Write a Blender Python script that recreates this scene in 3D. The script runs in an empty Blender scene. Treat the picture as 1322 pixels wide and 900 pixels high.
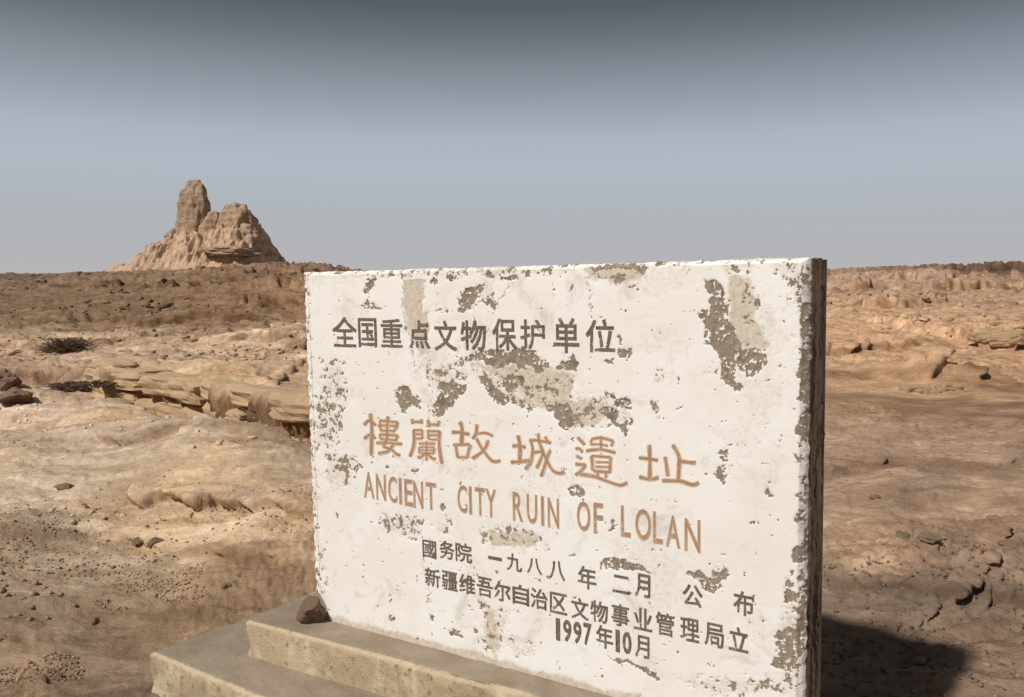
import bpy, bmesh, math, random
import numpy as np
from mathutils import Vector, noise as mnoise
R = math.radians
SC = bpy.context.scene
COL = SC.collection

# ------------------------------------------------------------------ camera
F = 1030.0; PITCH = math.atan(97 / F); H = 1.45
cam = bpy.data.cameras.new('camera'); cam.sensor_width = 36; cam.lens = 36 * F / 1322
cam.clip_start = .05; cam.clip_end = 6000
co = bpy.data.objects.new('camera', cam); COL.objects.link(co)
co.location = (0, 0, H); co.rotation_euler = (math.pi / 2 - PITCH, 0, 0)
SC.camera = co

# ------------------------------------------------------------------ light
SUN_AZ = R(227); SUN_EL = R(48)
trav = Vector((-math.sin(SUN_AZ) * math.cos(SUN_EL), -math.cos(SUN_AZ) * math.cos(SUN_EL), -math.sin(SUN_EL)))
sl = bpy.data.lights.new('sun', 'SUN'); sl.energy = 3.8; sl.angle = R(2.0); sl.color = (1, .955, .89)
so = bpy.data.objects.new('sun', sl); COL.objects.link(so)
so.rotation_euler = trav.to_track_quat('-Z', 'Y').to_euler()
w = bpy.data.worlds.new('World'); SC.world = w; w.use_nodes = True
nt = w.node_tree; bg = nt.nodes['Background']; bg.inputs[1].default_value = .1
sky = nt.nodes.new('ShaderNodeTexSky'); sky.sky_type = 'NISHITA'; sky.sun_disc = False
sky.sun_elevation = SUN_EL; sky.sun_rotation = SUN_AZ; sky.dust_density = 4; sky.air_density = 1
tc = nt.nodes.new('ShaderNodeTexCoord'); sx = nt.nodes.new('ShaderNodeSeparateXYZ')
nt.links.new(tc.outputs['Generated'], sx.inputs[0])
mr = nt.nodes.new('ShaderNodeMapRange'); mr.inputs[2].default_value = .32
mr.inputs[1].default_value = 0
nt.links.new(sx.outputs[2], mr.inputs[0])
rp = nt.nodes.new('ShaderNodeValToRGB'); nt.links.new(mr.outputs[0], rp.inputs[0])
def lin(c): return tuple((v / 255 / 12.92 if v < 10 else ((v / 255 + .055) / 1.055) ** 2.4) for v in c)
els = [(0, (189, 186, 186)), (.06, (184, 184, 187)), (.25, (178, 184, 190)), (.41, (179, 188, 198)), (.51, (173, 181, 193)),
       (.62, (156, 162, 171)), (.74, (134, 140, 148)), (.85, (109, 114, 121)), (.95, (88, 93, 100)), (1, (83, 88, 95))]
rp.color_ramp.elements[0].position = 0; rp.color_ramp.elements[0].color = (*lin(els[0][1]), 1)
rp.color_ramp.elements[1].position = 1; rp.color_ramp.elements[1].color = (*lin(els[-1][1]), 1)
for p_, c_ in els[1:-1]:
    e = rp.color_ramp.elements.new(p_); e.color = (*lin(c_), 1)
sc_ = nt.nodes.new('ShaderNodeVectorMath'); sc_.operation = 'SCALE'; sc_.inputs[3].default_value = 10
nt.links.new(rp.outputs[0], sc_.inputs[0])
mx = nt.nodes.new('ShaderNodeMix'); mx.data_type = 'RGBA'; mx.inputs[0].default_value = .94; mx.clamp_result = False
nt.links.new(sky.outputs[0], mx.inputs[6]); nt.links.new(sc_.outputs[0], mx.inputs[7])
nt.links.new(mx.outputs[2], bg.inputs[0])
SC.view_settings.view_transform = 'Standard'; SC.view_settings.look = 'None'
SC.view_settings.exposure = 0; SC.view_settings.gamma = 1

# ------------------------------------------------------------------ helpers
fw = np.array([0, math.cos(PITCH), -math.sin(PITCH)]); up = np.array([0, math.sin(PITCH), math.cos(PITCH)])
rt = np.array([1., 0, 0]); EYE = np.array([0, 0, H])
def ray(x, y): return fw + (x - 661) / F * rt + (450 - y) / F * up
def norm(v): return v / np.linalg.norm(v)

def _h(ix, iy, s):
    with np.errstate(over='ignore'):
        h = (ix.astype(np.uint32) * np.uint32(374761393) + iy.astype(np.uint32) * np.uint32(668265263) + np.uint32(s * 2654435761 & 0xffffffff))
        h = (h ^ (h >> np.uint32(13))) * np.uint32(1274126177)
        h = h ^ (h >> np.uint32(16))
    return h.astype(np.float64) / 4294967296.0 * 2 * np.pi
def gnoise(x, y, s=0):
    xi = np.floor(x); yi = np.floor(y); fx = x - xi; fy = y - yi
    xi = xi.astype(np.int64); yi = yi.astype(np.int64)
    def g(dx, dy):
        a = _h(xi + dx, yi + dy, s); return np.cos(a) * (fx - dx) + np.sin(a) * (fy - dy)
    ux = fx ** 3 * (fx * (fx * 6 - 15) + 10); uy = fy ** 3 * (fy * (fy * 6 - 15) + 10)
    a = g(0, 0) * (1 - ux) + g(1, 0) * ux; b = g(0, 1) * (1 - ux) + g(1, 1) * ux
    return (a * (1 - uy) + b * uy) * 1.5
def fbm(x, y, s=0, o=4, gain=.5):
    t = 0; a = 1; f = 1
    for k in range(o):
        t = t + a * gnoise(x * f + 17.3 * k, y * f - 9.1 * k, s + k); a *= gain; f *= 2.03
    return t
def sstep(a, b, x):
    t = np.clip((x - a) / (b - a), 0, 1); return t * t * (3 - 2 * t)

def mesh_obj(name, verts, faces, mat, parent=None, smooth=True, attrs=None, uvs=None):
    me = bpy.data.meshes.new(name)
    verts = np.asarray(verts, dtype=np.float32); faces = np.asarray(faces, dtype=np.int32) if not isinstance(faces, list) else faces
    if isinstance(faces, list):
        me.from_pydata([tuple(map(float, v)) for v in verts], [], faces)
    else:
        n = faces.shape[1]
        me.vertices.add(len(verts)); me.vertices.foreach_set('co', verts.ravel())
        me.loops.add(faces.size); me.loops.foreach_set('vertex_index', faces.ravel())
        me.polygons.add(len(faces)); me.polygons.foreach_set('loop_start', np.arange(len(faces), dtype=np.int32) * n)
        me.update(calc_edges=True); me.validate()
    if smooth: me.polygons.foreach_set('use_smooth', [True] * len(me.polygons))
    for k, v in (attrs or {}).items():
        v = np.asarray(v, dtype=np.float32)
        if v.ndim == 1:
            a = me.attributes.new(k, 'FLOAT', 'POINT'); a.data.foreach_set('value', v)
        else:
            a = me.attributes.new(k, 'FLOAT_COLOR', 'POINT')
            a.data.foreach_set('color', np.c_[v, np.ones(len(v))].astype(np.float32).ravel())
    me.materials.append(mat)
    ob = bpy.data.objects.new(name, me); COL.objects.link(ob)
    if parent: ob.parent = parent
    return ob
def grid_faces(nu, nv, off=0):
    i = np.arange(nu - 1)[:, None]; j = np.arange(nv - 1)[None, :]
    a = (i * nv + j).ravel() + off
    return np.c_[a, a + nv, a + nv + 1, a + 1]
def thing(name, label, cat, loc=(0, 0, 0), group=None):
    o = bpy.data.objects.new(name, None); COL.objects.link(o); o.location = loc; o.empty_display_size = .1
    o['label'] = label; o['category'] = cat
    if group: o['group'] = group
    return o
def tag(o, label, cat, group=None):
    o['label'] = label; o['category'] = cat
    if group: o['group'] = group

class Mat:
    def __init__(s, name, rough=.9):
        s.m = bpy.data.materials.new(name); s.m.use_nodes = True; s.t = s.m.node_tree; s.N = s.t.nodes
        s.b = s.N['Principled BSDF']; s.b.inputs['Roughness'].default_value = rough
        s.b.inputs['Specular IOR Level'].default_value = .15
        s.tc = s.N.new('ShaderNodeTexCoord')
    def map(s, scale=(1, 1, 1), rot=(0, 0, 0), src='Object'):
        n = s.N.new('ShaderNodeMapping'); n.inputs['Scale'].default_value = scale; n.inputs['Rotation'].default_value = rot
        s.t.links.new(s.tc.outputs[src], n.inputs[0]); return n.outputs[0]
    def noise(s, scale, det=6, rough=.6, vec=None, dist=0):
        n = s.N.new('ShaderNodeTexNoise'); n.inputs['Scale'].default_value = scale; n.inputs['Detail'].default_value = det
        n.inputs['Roughness'].default_value = rough; n.inputs['Distortion'].default_value = dist
        s.t.links.new(vec or s.tc.outputs['Object'], n.inputs['Vector']); return n.outputs[0]
    def attr(s, name, col=False):
        n = s.N.new('ShaderNodeAttribute'); n.attribute_name = name; return n.outputs['Color' if col else 'Fac']
    def ramp(s, src, *pts):
        n = s.N.new('ShaderNodeMapRange'); n.interpolation_type = 'SMOOTHSTEP'
        n.inputs[1].default_value, n.inputs[2].default_value, n.inputs[3].default_value, n.inputs[4].default_value = pts
        s.t.links.new(src, n.inputs[0]); return n.outputs[0]
    def mix(s, f, a, b, mode='MIX'):
        n = s.N.new('ShaderNodeMix'); n.data_type = 'RGBA'; n.blend_type = mode
        for i, v in ((0, f), (6, a), (7, b)):
            if isinstance(v, (int, float)): n.inputs[i].default_value = v
            elif isinstance(v, tuple): n.inputs[i].default_value = (*v[:3], 1)
            else: s.t.links.new(v, n.inputs[i])
        return n.outputs[2]
    def math(s, op, a, b=0):
        n = s.N.new('ShaderNodeMath'); n.operation = op
        for i, v in ((0, a), (1, b)):
            if isinstance(v, (int, float)): n.inputs[i].default_value = v
            else: s.t.links.new(v, n.inputs[i])
        return n.outputs[0]
    def col(s, c): s.t.links.new(c, s.b.inputs['Base Color'])
    def bump(s, h, dist, strength=1, prev=None):
        n = s.N.new('ShaderNodeBump'); n.inputs['Distance'].default_value = dist; n.inputs['Strength'].default_value = strength
        s.t.links.new(h, n.inputs['Height'])
        if prev: s.t.links.new(prev, n.inputs['Normal'])
        s.t.links.new(n.outputs[0], s.b.inputs['Normal']); return n.outputs[0]

# ------------------------------------------------------------------ materials
m = Mat('desert_ground', .95)
c = m.attr('tone', True)
st = m.noise(.9, 8, .62, m.map((1, 2.6, 1), (0, 0, R(12))), .8)
fine = m.noise(26, 8, .7)
mid = m.noise(5, 8, .68, m.map((1, 1.8, 1), (0, 0, R(-18))), .5)
c = m.mix(m.ramp(st, .42, .62, .0, .6), c, m.mix(1, c, (.72, .69, .67), 'MULTIPLY'))
c = m.mix(m.ramp(mid, .5, .75, 0, .6), c, m.mix(1, c, (1.2, 1.19, 1.16), 'MULTIPLY'))
c = m.mix(m.ramp(mid, .47, .3, 0, .6), c, m.mix(1, c, (.74, .69, .64), 'MULTIPLY'))
c = m.mix(m.ramp(fine, .35, .7, .3, .0), c, m.mix(1, c, (.7, .66, .62), 'MULTIPLY'))
c = m.mix(m.attr('scarp'), c, m.mix(1, c, (.40, .33, .27), 'MULTIPLY'))  # risers darkened in colour, standing in for shadow lines beneath overhanging rims
grit = m.noise(95, 5, .75)
cr = m.noise(1.25, 10, .66, m.map((1, 2.4, 1), (0, 0, R(-24))), 1.1)
c = m.mix(m.ramp(cr, .525, .56, 0, .75), c, m.mix(1, c, (1.30, 1.34, 1.36), 'MULTIPLY'))
c = m.mix(m.ramp(cr, .46, .42, 0, .5), c, m.mix(1, c, (.72, .68, .64), 'MULTIPLY'))
ln = m.math('SINE', m.math('MULTIPLY', cr, 95)); lm = m.noise(2.3, 4, .6)
c = m.mix(m.math('MULTIPLY', m.ramp(ln, .72, .98, 0, .6), m.ramp(lm, .46, .62, 0, 1)), c, m.mix(1, c, (.58, .52, .46), 'MULTIPLY'))
cr2 = m.noise(4.2, 8, .68, m.map((1, 2.2, 1), (0, 0, R(-30))), .9)
c = m.mix(m.ramp(cr2, .56, .60, 0, .55), c, m.mix(1, c, (1.28, 1.30, 1.30), 'MULTIPLY'))
c = m.mix(m.ramp(cr2, .42, .38, 0, .45), c, m.mix(1, c, (.66, .61, .56), 'MULTIPLY'))
pit = m.noise(13, 7, .7, m.map((1, 1.9, 1), (0, 0, R(-20))), .6)
c = m.mix(m.ramp(pit, .655, .70, 0, .75), c, m.mix(1, c, (.42, .36, .31), 'MULTIPLY'))
c = m.mix(m.ramp(grit, .52, .72, 0, .45), c, m.mix(1, c, (.62, .58, .54), 'MULTIPLY'))
c = m.mix(m.ramp(grit, .46, .30, 0, .35), c, m.mix(1, c, (1.25, 1.23, 1.2), 'MULTIPLY'))
m.col(c)
b1 = m.bump(mid, .05, .7); b2 = m.bump(fine, .014, .8, b1); m.bump(grit, .006, .6, b2)
GROUND = m.m

m = Mat('loose_clods', .95)
n_ = m.noise(30, 6, .7); c = m.attr('tone', True)
m.col(m.mix(m.ramp(n_, .4, .65, 0, .5), c, m.mix(1, c, (.6, .56, .52), 'MULTIPLY'))); m.bump(n_, .02, .4)
CLOD = m.m

m = Mat('white_painted_plaster', .75)
peel = m.attr('peel'); tan = m.attr('tan')
cl = m.noise(3.2, 6, .6, None, .4); sp = m.noise(60, 8, .75); fn = m.noise(260, 4, .7)
paint = m.mix(m.ramp(cl, .35, .7, 0, 1), (.81, .79, .745), (.85, .84, .815))
paint = m.mix(m.ramp(sp, .55, .78, 0, .45), paint, (.70, .60, .49))
paint = m.mix(m.ramp(m.noise(6.5, 8, .72, None, .7), .54, .68, 0, .6), paint, (.56, .525, .46))
streak = m.noise(9, 5, .6, m.map((1, 1, .12)))
paint = m.mix(m.ramp(streak, .56, .78, 0, .3), paint, (.68, .58, .47))
thin = m.mix(m.ramp(sp, .4, .65, 0, 1), (.62, .545, .44), (.45, .375, .28))
conc = m.mix(m.ramp(sp, .35, .68, 0, 1), (.34, .285, .22), (.20, .158, .115))
conc = m.mix(m.ramp(m.noise(17, 5, .65), .52, .66, 0, .7), conc, (.14, .105, .075))
conc = m.mix(m.ramp(fn, .5, .75, 0, .6), conc, (.40, .35, .28))
# ragged edge of the flaked paint
pe = m.math('ADD', peel, m.math('MULTIPLY', m.math('SUBTRACT', sp, .5), .55))
te = m.math('ADD', tan, m.math('MULTIPLY', m.math('SUBTRACT', sp, .5), .9))
c = m.mix(m.ramp(te, .3, .8, 0, .85), paint, thin)
c = m.mix(m.ramp(pe, .42, .52, 0, 1), c, conc)
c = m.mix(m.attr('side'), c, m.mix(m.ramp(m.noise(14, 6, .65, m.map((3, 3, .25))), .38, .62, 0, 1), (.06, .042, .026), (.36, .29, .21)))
m.col(c)
m.bump(m.math('ADD', sp, m.math('MULTIPLY', fn, .4)), .002, .3)
PLASTER = m.m

def paint_mat(name, a, b_, wear):
    m = Mat(name, .8)
    f = m.noise(19, 8, .74); g = m.noise(150, 4, .7)
    m.col(m.mix(m.ramp(g, .4, .65, 0, 1), m.mix(m.ramp(f, .4, .65, 0, 1), a, b_), a))
    tr = m.N.new('ShaderNodeBsdfTransparent'); ms = m.N.new('ShaderNodeMixShader')
    k = m.ramp(m.math('ADD', m.math('MULTIPLY', f, .55), m.math('MULTIPLY', g, .45)), wear, wear + .05, 0, 1)
    m.t.links.new(k, ms.inputs[0]); m.t.links.new(m.b.outputs[0], ms.inputs[1]); m.t.links.new(tr.outputs[0], ms.inputs[2])
    m.t.links.new(ms.outputs[0], m.N['Material Output'].inputs[0]); return m.m
RED = paint_mat('faded_red_paint', (.74, .57, .43), (.66, .47, .34), .58)
RED_CORE = paint_mat('worn_orange_paint', (.36, .235, .155), (.52, .37, .26), .545)
GREY = paint_mat('faded_grey_paint', (.15, .125, .095), (.30, .255, .20), .525)

m = Mat('weathered_concrete', .92)
a = m.noise(4, 8, .65, None, .5); f = m.noise(38, 8, .7); g = m.noise(150, 4, .7)
dr = m.noise(11, 6, .6, m.map((1, 1, .3)))
edge = m.attr('edge'); topf = m.attr('top')
c = m.mix(m.ramp(a, .35, .65, 0, 1), (.44, .34, .225), (.54, .43, .29))
c = m.mix(m.ramp(dr, .52, .62, 0, .8), c, (.62, .52, .37))
c = m.mix(m.ramp(f, .54, .64, 0, .75), c, (.20, .145, .09))
c = m.mix(m.ramp(m.noise(2.2, 8, .7, None, .8), .5, .62, 0, .6), c, (.30, .225, .15))
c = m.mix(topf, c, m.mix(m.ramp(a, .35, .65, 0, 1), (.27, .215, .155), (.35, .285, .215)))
c = m.mix(m.ramp(m.math('MULTIPLY', edge, f), .25, .5, 0, .8), c, (.58, .46, .31))
m.col(c); m.bump(g, .004, .5, m.bump(f, .012, .6))
CONC = m.m

def clay(name, a, b_, d, sc=1.0):
    m = Mat(name, .95)
    n1 = m.noise(1.3 * sc, 8, .65, m.map((1, 1, 3.5)), .6); n2 = m.noise(8 * sc, 8, .7)
    c = m.mix(m.ramp(n1, .35, .65, 0, 1), a, b_); c = m.mix(m.ramp(n2, .55, .72, 0, .7), c, d)
    m.col(c); m.bump(n2, .12 / sc, .6, m.bump(n1, .25 / sc, .5)); return m.m
CLAY_RUIN = clay('ruin_mud_brick', (.48, .34, .235), (.32, .215, .145), (.15, .10, .065), .9)
CLAY_MOUND = clay('eroded_mud', (.60, .42, .29), (.48, .33, .22), (.24, .155, .10), .7)
CLAY_TAN = clay('tan_clay', (.60, .41, .26), (.50, .33, .20), (.30, .185, .11), 4)
CLAY = clay('pale_clay', (.66, .48, .30), (.56, .40, .24), (.36, .23, .13), 5)
CLAY_RED = clay('brown_clay', (.22, .145, .10), (.30, .2, .14), (.12, .075, .05), 9)
STONE = clay('dark_pebble', (.20, .135, .085), (.34, .25, .17), (.10, .065, .04), 14)
WOOD = clay('grey_dry_wood', (.085, .055, .035), (.14, .10, .065), (.04, .026, .016), 20)

# ------------------------------------------------------------------ terrain
CP = []   # (azimuth column, forward depth, height)
def cp(px, D, z=None, py=None):
    d = ray(px, py if py else 353); P = EYE + d * D
    CP.append((P[0], P[1], P[2] if z is None else z))
for px in (-500, -200, 0, 150, 300, 420, 600, 800, 1000, 1150, 1322, 1600, 1900):
    for D in (.6, 1.6, 2.6, 3.6): cp(px, D, 0)
for px, D, z in [(0, 4.6, .02), (150, 4.8, -.02), (300, 4.6, .02), (400, 4.8, .04), (0, 6, .10), (120, 5.6, .10), (250, 5.6, .16),
                 (350, 5.4, .1), (60, 7.6, .08), (200, 7.2, .0), (330, 6.6, .0), (-200, 6, .1), (-200, 9, .1),
                 (1080, 5, .0), (1200, 5, .02), (1322, 5, .03), (1080, 6.5, 0), (1322, 6.5, 0), (600, 5, 0), (850, 5, 0), (600, 8, 0), (850, 8, 0)]:
    cp(px, D, z)
for px, py, D in [(0, 505, 9.5), (100, 500, 9.6), (0, 460, 14), (100, 445, 16), (250, 440, 15.5), (380, 450, 13), (300, 470, 12),
                  (0, 418, 22), (90, 422, 22), (200, 426, 21), (390, 424, 21), (-300, 420, 22),
                  (0, 398, 26), (200, 402, 25.5), (390, 400, 24), (0, 375, 32), (200, 378, 31), (390, 372, 30),
                  (0, 363, 41), (130, 366, 38), (250, 363, 40), (380, 357, 42), (0, 357, 60), (200, 354, 60), (370, 346, 58), (400, 352, 62), (450, 358, 60),
                  (300, 346, 74), (345, 341, 70), (372, 342.5, 66), (394, 348, 64), (330, 352, 55), (375, 354, 50), (0, 355.5, 90), (130, 353, 90), (260, 349, 90), (345, 347, 88), (400, 354, 95), (-300, 356, 60), (-300, 355, 100),
                  (600, 400, 24), (850, 400, 24), (600, 365, 45), (850, 365, 45), (600, 357, 90), (850, 357, 90),
                  (1066, 545, 7.8), (1200, 546, 7.8), (1322, 550, 7.7), (1066, 503, 10.4), (1200, 508, 10.3), (1322, 512, 10.2),
                  (1066, 480, 11.6), (1200, 484, 11.4), (1322, 490, 11.4), (1066, 463, 12.8), (1200, 462, 13), (1322, 466, 13),
                  (1066, 430, 16.5), (1200, 432, 16.5), (1322, 430, 16.5), (1066, 405, 21), (1200, 402, 21), (1322, 404, 20),
                  (1066, 385, 27), (1200, 382, 27), (1322, 378, 27), (1066, 366, 38), (1200, 366, 36), (1322, 362, 36),
                  (1066, 357, 60), (1200, 358, 56), (1322, 352, 60), (1066, 354, 100), (1200, 354, 100), (1322, 350, 95), (1600, 352, 60), (1600, 380, 27), (1600, 460, 13)]:
    cp(px, D, None, py)
for k in range(16):
    a = R(22.5 * k)
    for D, z in ((180, 1.2), (400, 1.15), (1000, 1.1), (4000, 1.0)): CP.append((D * math.sin(a), D * math.cos(a), z))
    if math.cos(a) < .4:
        for D in (2, 6, 15, 50): CP.append((D * math.sin(a), D * math.cos(a), .0 if D < 10 else .3 if D < 30 else .8))
CP = np.array(CP)
def warp2(x, y):
    r = np.sqrt(x * x + y * y) + 1e-6; l = np.log(r + .8)
    return np.stack([l * x / r * 1.6, l * y / r * 1.6, l * .9], -1)
PW = warp2(CP[:, 0], CP[:, 1])
_d = np.linalg.norm(PW[:, None] - PW[None], axis=2)
WT = np.linalg.solve(_d + np.eye(len(CP)) * .01, CP[:, 2] - .3)
def rbf(x, y):
    P = warp2(x, y); out = np.full(x.shape, .3)
    for k in range(len(WT)): out += WT[k] * np.linalg.norm(P - PW[k], axis=-1)
    return out
# scarps: world polylines, higher ground on the far side
def wpt(px, py, z=0.0):
    d = ray(px, py); t = (z - H) / d[2]; P = EYE + d * t; return (P[0], P[1])
def wD(px, D): P = EYE + ray(px, 353) * D; return (P[0], P[1])
SCARPS = [([wpt(120, 514), wpt(185, 536), wpt(235, 551), wpt(300, 566), wpt(345, 580), wpt(420, 606), wpt(520, 630)], .47, .10, 3.4),
          ([wD(-20, 21.6), wD(40, 21.5), wD(110, 22.3), wD(190, 21.3), wD(270, 21.6), wD(340, 21)], .22, .5, 6),
          ([wD(60, 35), wD(110, 33), wD(150, 34.5), wD(200, 33.5), wD(290, 34), wD(330, 36)], .32, .6, 9),
          ([wD(1060, 10.9), wD(1120, 10.7), wD(1160, 10.9), wD(1210, 10.5), wD(1260, 10.9), wD(1340, 10.7)], .10, .5, 3),
          ([wD(1060, 12.9), wD(1110, 12.6), wD(1165, 12.8), wD(1200, 13.4), wD(1262, 13.8)], .13, .22, 3),
          ([wD(1245, 15), wD(1275, 14.7), wD(1310, 14.5), wD(1380, 15)], .28, .22, 4),
          ([wD(1090, 22), wD(1150, 21), wD(1185, 21.4), wD(1240, 22.5), wD(1300, 21)], .30, .35, 5),
          ([wD(1060, 28), wD(1110, 27), wD(1150, 28), wD(1200, 27), wD(1330, 29)], .40, .5, 7),
          ([wpt(160, 668), wpt(175, 660), wpt(205, 668), wpt(235, 664), wpt(270, 676), wpt(300, 672), wpt(350, 688), wpt(410, 690)], .085, .07, 1.5),
          ([wpt(-40, 706), wpt(60, 700), wpt(120, 690), wpt(170, 700), wpt(230, 712), wpt(300, 722), wpt(400, 728)], .05, .09, 1.2),
          ([wpt(0, 600), wpt(90, 596), wpt(160, 606), wpt(230, 602), wpt(330, 622), wpt(410, 640)], .06, .10, 1.6),
          ([wD(-20, 10.2), wD(60, 10.0), wD(100, 9.6), wD(150, 9.9)], .16, .14, 3),
          ([wD(230, 11.5), wD(300, 12.2), wD(370, 11.8), wD(430, 12.4)], .12, .2, 3),
          ([wD(290, 24.5), wD(330, 23.6), wD(370, 24.2), wD(430, 23.5)], .30, .3, 4), ([wD(270, 29), wD(320, 27.6), wD(370, 28.4), wD(430, 27.5)], .32, .3, 5),
          ([wD(230, 41), wD(290, 39.5), wD(345, 41), wD(430, 40)], .4, .4, 9), ([wD(310, 49), wD(350, 47.5), wD(390, 49), wD(430, 48)], .4, .4, 9),
          ([wD(0, 15), wD(70, 14.6), wD(130, 15.4), wD(180, 15)], .14, .2, 4),
          ([wD(300, 16.5), wD(340, 15.8), wD(380, 15.2), wD(430, 15)], .22, .2, 4),
          ([wpt(1060, 745), wpt(1130, 742), wpt(1200, 752), wpt(1260, 748), wpt(1340, 756)], .03, .06, 1.2),
          ([wpt(1060, 620), wpt(1150, 612), wpt(1230, 622), wpt(1340, 614)], .05, .12, 1.6),
          ([wD(1150, 31), wD(1180, 30), wD(1215, 31)], .5, .5, 5),
          ([wD(1100, 38), wD(1160, 37), wD(1230, 40), wD(1300, 38)], .45, .6, 9),
          ([wD(1262, 72), wD(1275, 70), wD(1400, 70)], 1.0, 1.2, 30)]
def scarp(x, y):
    out = 0; msk = 0
    wx = x + .05 * np.sqrt(x * x + y * y) * fbm(x * .55, y * .55, 91, 3); wy = y + .045 * np.sqrt(x * x + y * y) * fbm(x * .5 + 9, y * .5, 95, 4)
    for pts, h, wd, dec in SCARPS:
        xs = np.array([p[0] for p in pts]); ys = np.array([p[1] for p in pts]); o_ = np.argsort(xs); xs = xs[o_]; ys = ys[o_]
        sl = np.interp(wx, (xs[1:] + xs[:-1]) / 2, np.diff(ys) / (np.diff(xs) + 1e-6))
        sd = (wy - np.interp(wx, xs, ys)) / np.sqrt(1 + sl * sl); tt = (wx - xs[0]) / (xs[-1] - xs[0])
        endf = sstep(-.12, .12, tt) * (1 - sstep(.88, 1.12, tt))
        out = out + h * endf * sstep(0, wd, sd) * np.exp(-np.maximum(sd, 0) / dec)
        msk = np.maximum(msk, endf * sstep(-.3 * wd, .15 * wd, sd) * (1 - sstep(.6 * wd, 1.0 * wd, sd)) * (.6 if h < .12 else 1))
    return out, msk
CREST = [wpt(-40, 528), wpt(60, 532), wpt(130, 545), wpt(190, 568), wpt(250, 590), wpt(320, 614), wpt(400, 640), wpt(480, 662)]
def crest(x, y):
    wx = x + .25 * fbm(x * .7, y * .7, 191, 3); wy = y + .22 * fbm(x * .7 + 5, y * .7, 193, 3)
    xs = np.array([p[0] for p in CREST]); ys = np.array([p[1] for p in CREST])
    sd = (wy - np.interp(wx, xs, ys)) * .85; endc = sstep(xs[0] - 1.5, xs[0], wx) * (1 - sstep(xs[-1], xs[-1] + 1, wx))
    return endc * (.13 * np.where(sd < 0, np.exp(-(sd / 1.1) ** 2), np.exp(-(sd / .30) ** 2)) - .10 * np.exp(-((sd - .75) / .4) ** 2))
def terrain(x, y, full=False):
    r = np.hypot(x, y)
    z = rbf(x, y)
    ang = R(12); u = (x * math.cos(ang) + y * math.sin(ang)); v = (-x * math.sin(ang) + y * math.cos(ang))
    farf = sstep(12, 45, r)
    z = z + .05 * fbm(u * .55, v * 1.1, 3, 5, .5) * (1 + (1.0 + 1.2 * (x < 0)) * farf)
    # wind-cut crust: streaky terraces
    T = fbm(u * .42, v * 1.05, 21, 5, .52) * 2.4
    k = np.floor(T); fr = T - k; stp = sstep(.0, .16, fr)
    amp = (.026 + .05 * sstep(4, 14, r) + .09 * farf * 0 + .055 * farf) * (.35 + .65 * sstep(-.2, .3, gnoise(x * .21, y * .21, 44)))
    calm = 1 - .88 * sstep(9, 10, np.where(x > 3, r, 0)) * (1 - sstep(12.2, 13, r))   # smooth sand band on the right
    far_lim = 1 - .9 * sstep(110, 220, r)
    z = z + amp * (k + stp) * .62 * calm * far_lim
    T2 = fbm(u * 1.5, v * 3.2, 61, 4, .55) * 2.2; k2 = np.floor(T2); st2 = sstep(0, .3, T2 - k2)
    z = z + (.008 + .014 * sstep(4, 12, r)) * (k2 + st2) * calm * (1 - sstep(40, 80, r)) 
    z = z + (.005 * fbm(u * 6, v * 11, 7, 4, .55) + .010 * np.abs(fbm(u * 2.2, v * 4, 8, 4, .5))) * (1 - sstep(25, 60, r)) * calm
    rough = sstep(2.2, 3, r) * (1 - sstep(5.2, 6, r)) * sstep(.0, .35, gnoise(x * .6 + 3, y * .6, 77))
    z = z + rough * .028 * np.abs(fbm(x * 9, y * 9, 70, 3, .6))
    mx_, my_ = wD(1208, 11.2); mr = np.hypot((x - mx_) / .55, (y - my_) / .55) + .45 * fbm(x * 2.6, y * 2.6, 301, 4, .55)
    z = z + .25 * (1 - sstep(.0, 1.3, mr)) + .05 * (1 - sstep(.9, 2.2, mr))
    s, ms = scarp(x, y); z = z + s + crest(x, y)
    z = z - .17 * (1 - sstep(.7, 3.4, np.hypot((x - .1) * .75, y - 2.2)))
    if not full: return z
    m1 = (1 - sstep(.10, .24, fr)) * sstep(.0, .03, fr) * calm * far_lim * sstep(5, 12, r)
    return z, np.clip(np.maximum(ms * .8, m1 * .55), 0, 1)  # second value: mask of the shade painted on the risers
def tz(x, y): return float(terrain(np.array([x], float), np.array([y], float))[0])
def gp(px, py):
    """where the ground lies in the direction of a photo point"""
    d = ray(px, py); t = np.exp(np.linspace(math.log(1.5), math.log(150), 900)); P = EYE + t[:, None] * d
    z = terrain(P[:, 0], P[:, 1]); b = np.nonzero(P[:, 2] < z)[0]
    return P[b[0]] if len(b) else P[-1]

rr = [.35]
while rr[-1] < 4500:
    r = rr[-1]; q = .014 if r < 2 else .0062 if r < 9 else .0075 if r < 24 else .012 if r < 60 else .02 if r < 130 else .08
    rr.append(r * (1 + q))
rr = np.array(rr)
aa = np.concatenate([np.linspace(-180, -46, 50)[:-1], np.linspace(-46, 46, 860), np.linspace(46, 180, 50)[1:-1]]) * math.pi / 180
RR, AA = np.meshgrid(rr, aa, indexing='ij'); X = (RR * np.sin(AA)).ravel(); Y = (RR * np.cos(AA)).ravel()
Z, RISER_SHADE = terrain(X, Y, True)
ZG = Z.reshape(RR.shape)
def blur(G, n):
    for _ in range(n):
        G = (np.roll(G, 1, 0) + 2 * G + np.roll(G, -1, 0)) / 4; G = (np.roll(G, 1, 1) + 2 * G + np.roll(G, -1, 1)) / 4
    return G
ZG = blur(ZG, 4); la_ = np.gradient(ZG, axis=0) / np.gradient(rr)[:, None]; lb_ = np.gradient(ZG, axis=1) / (np.gradient(aa)[None, :] * RR)
gm = np.hypot(la_, lb_) + 1e-6
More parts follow.
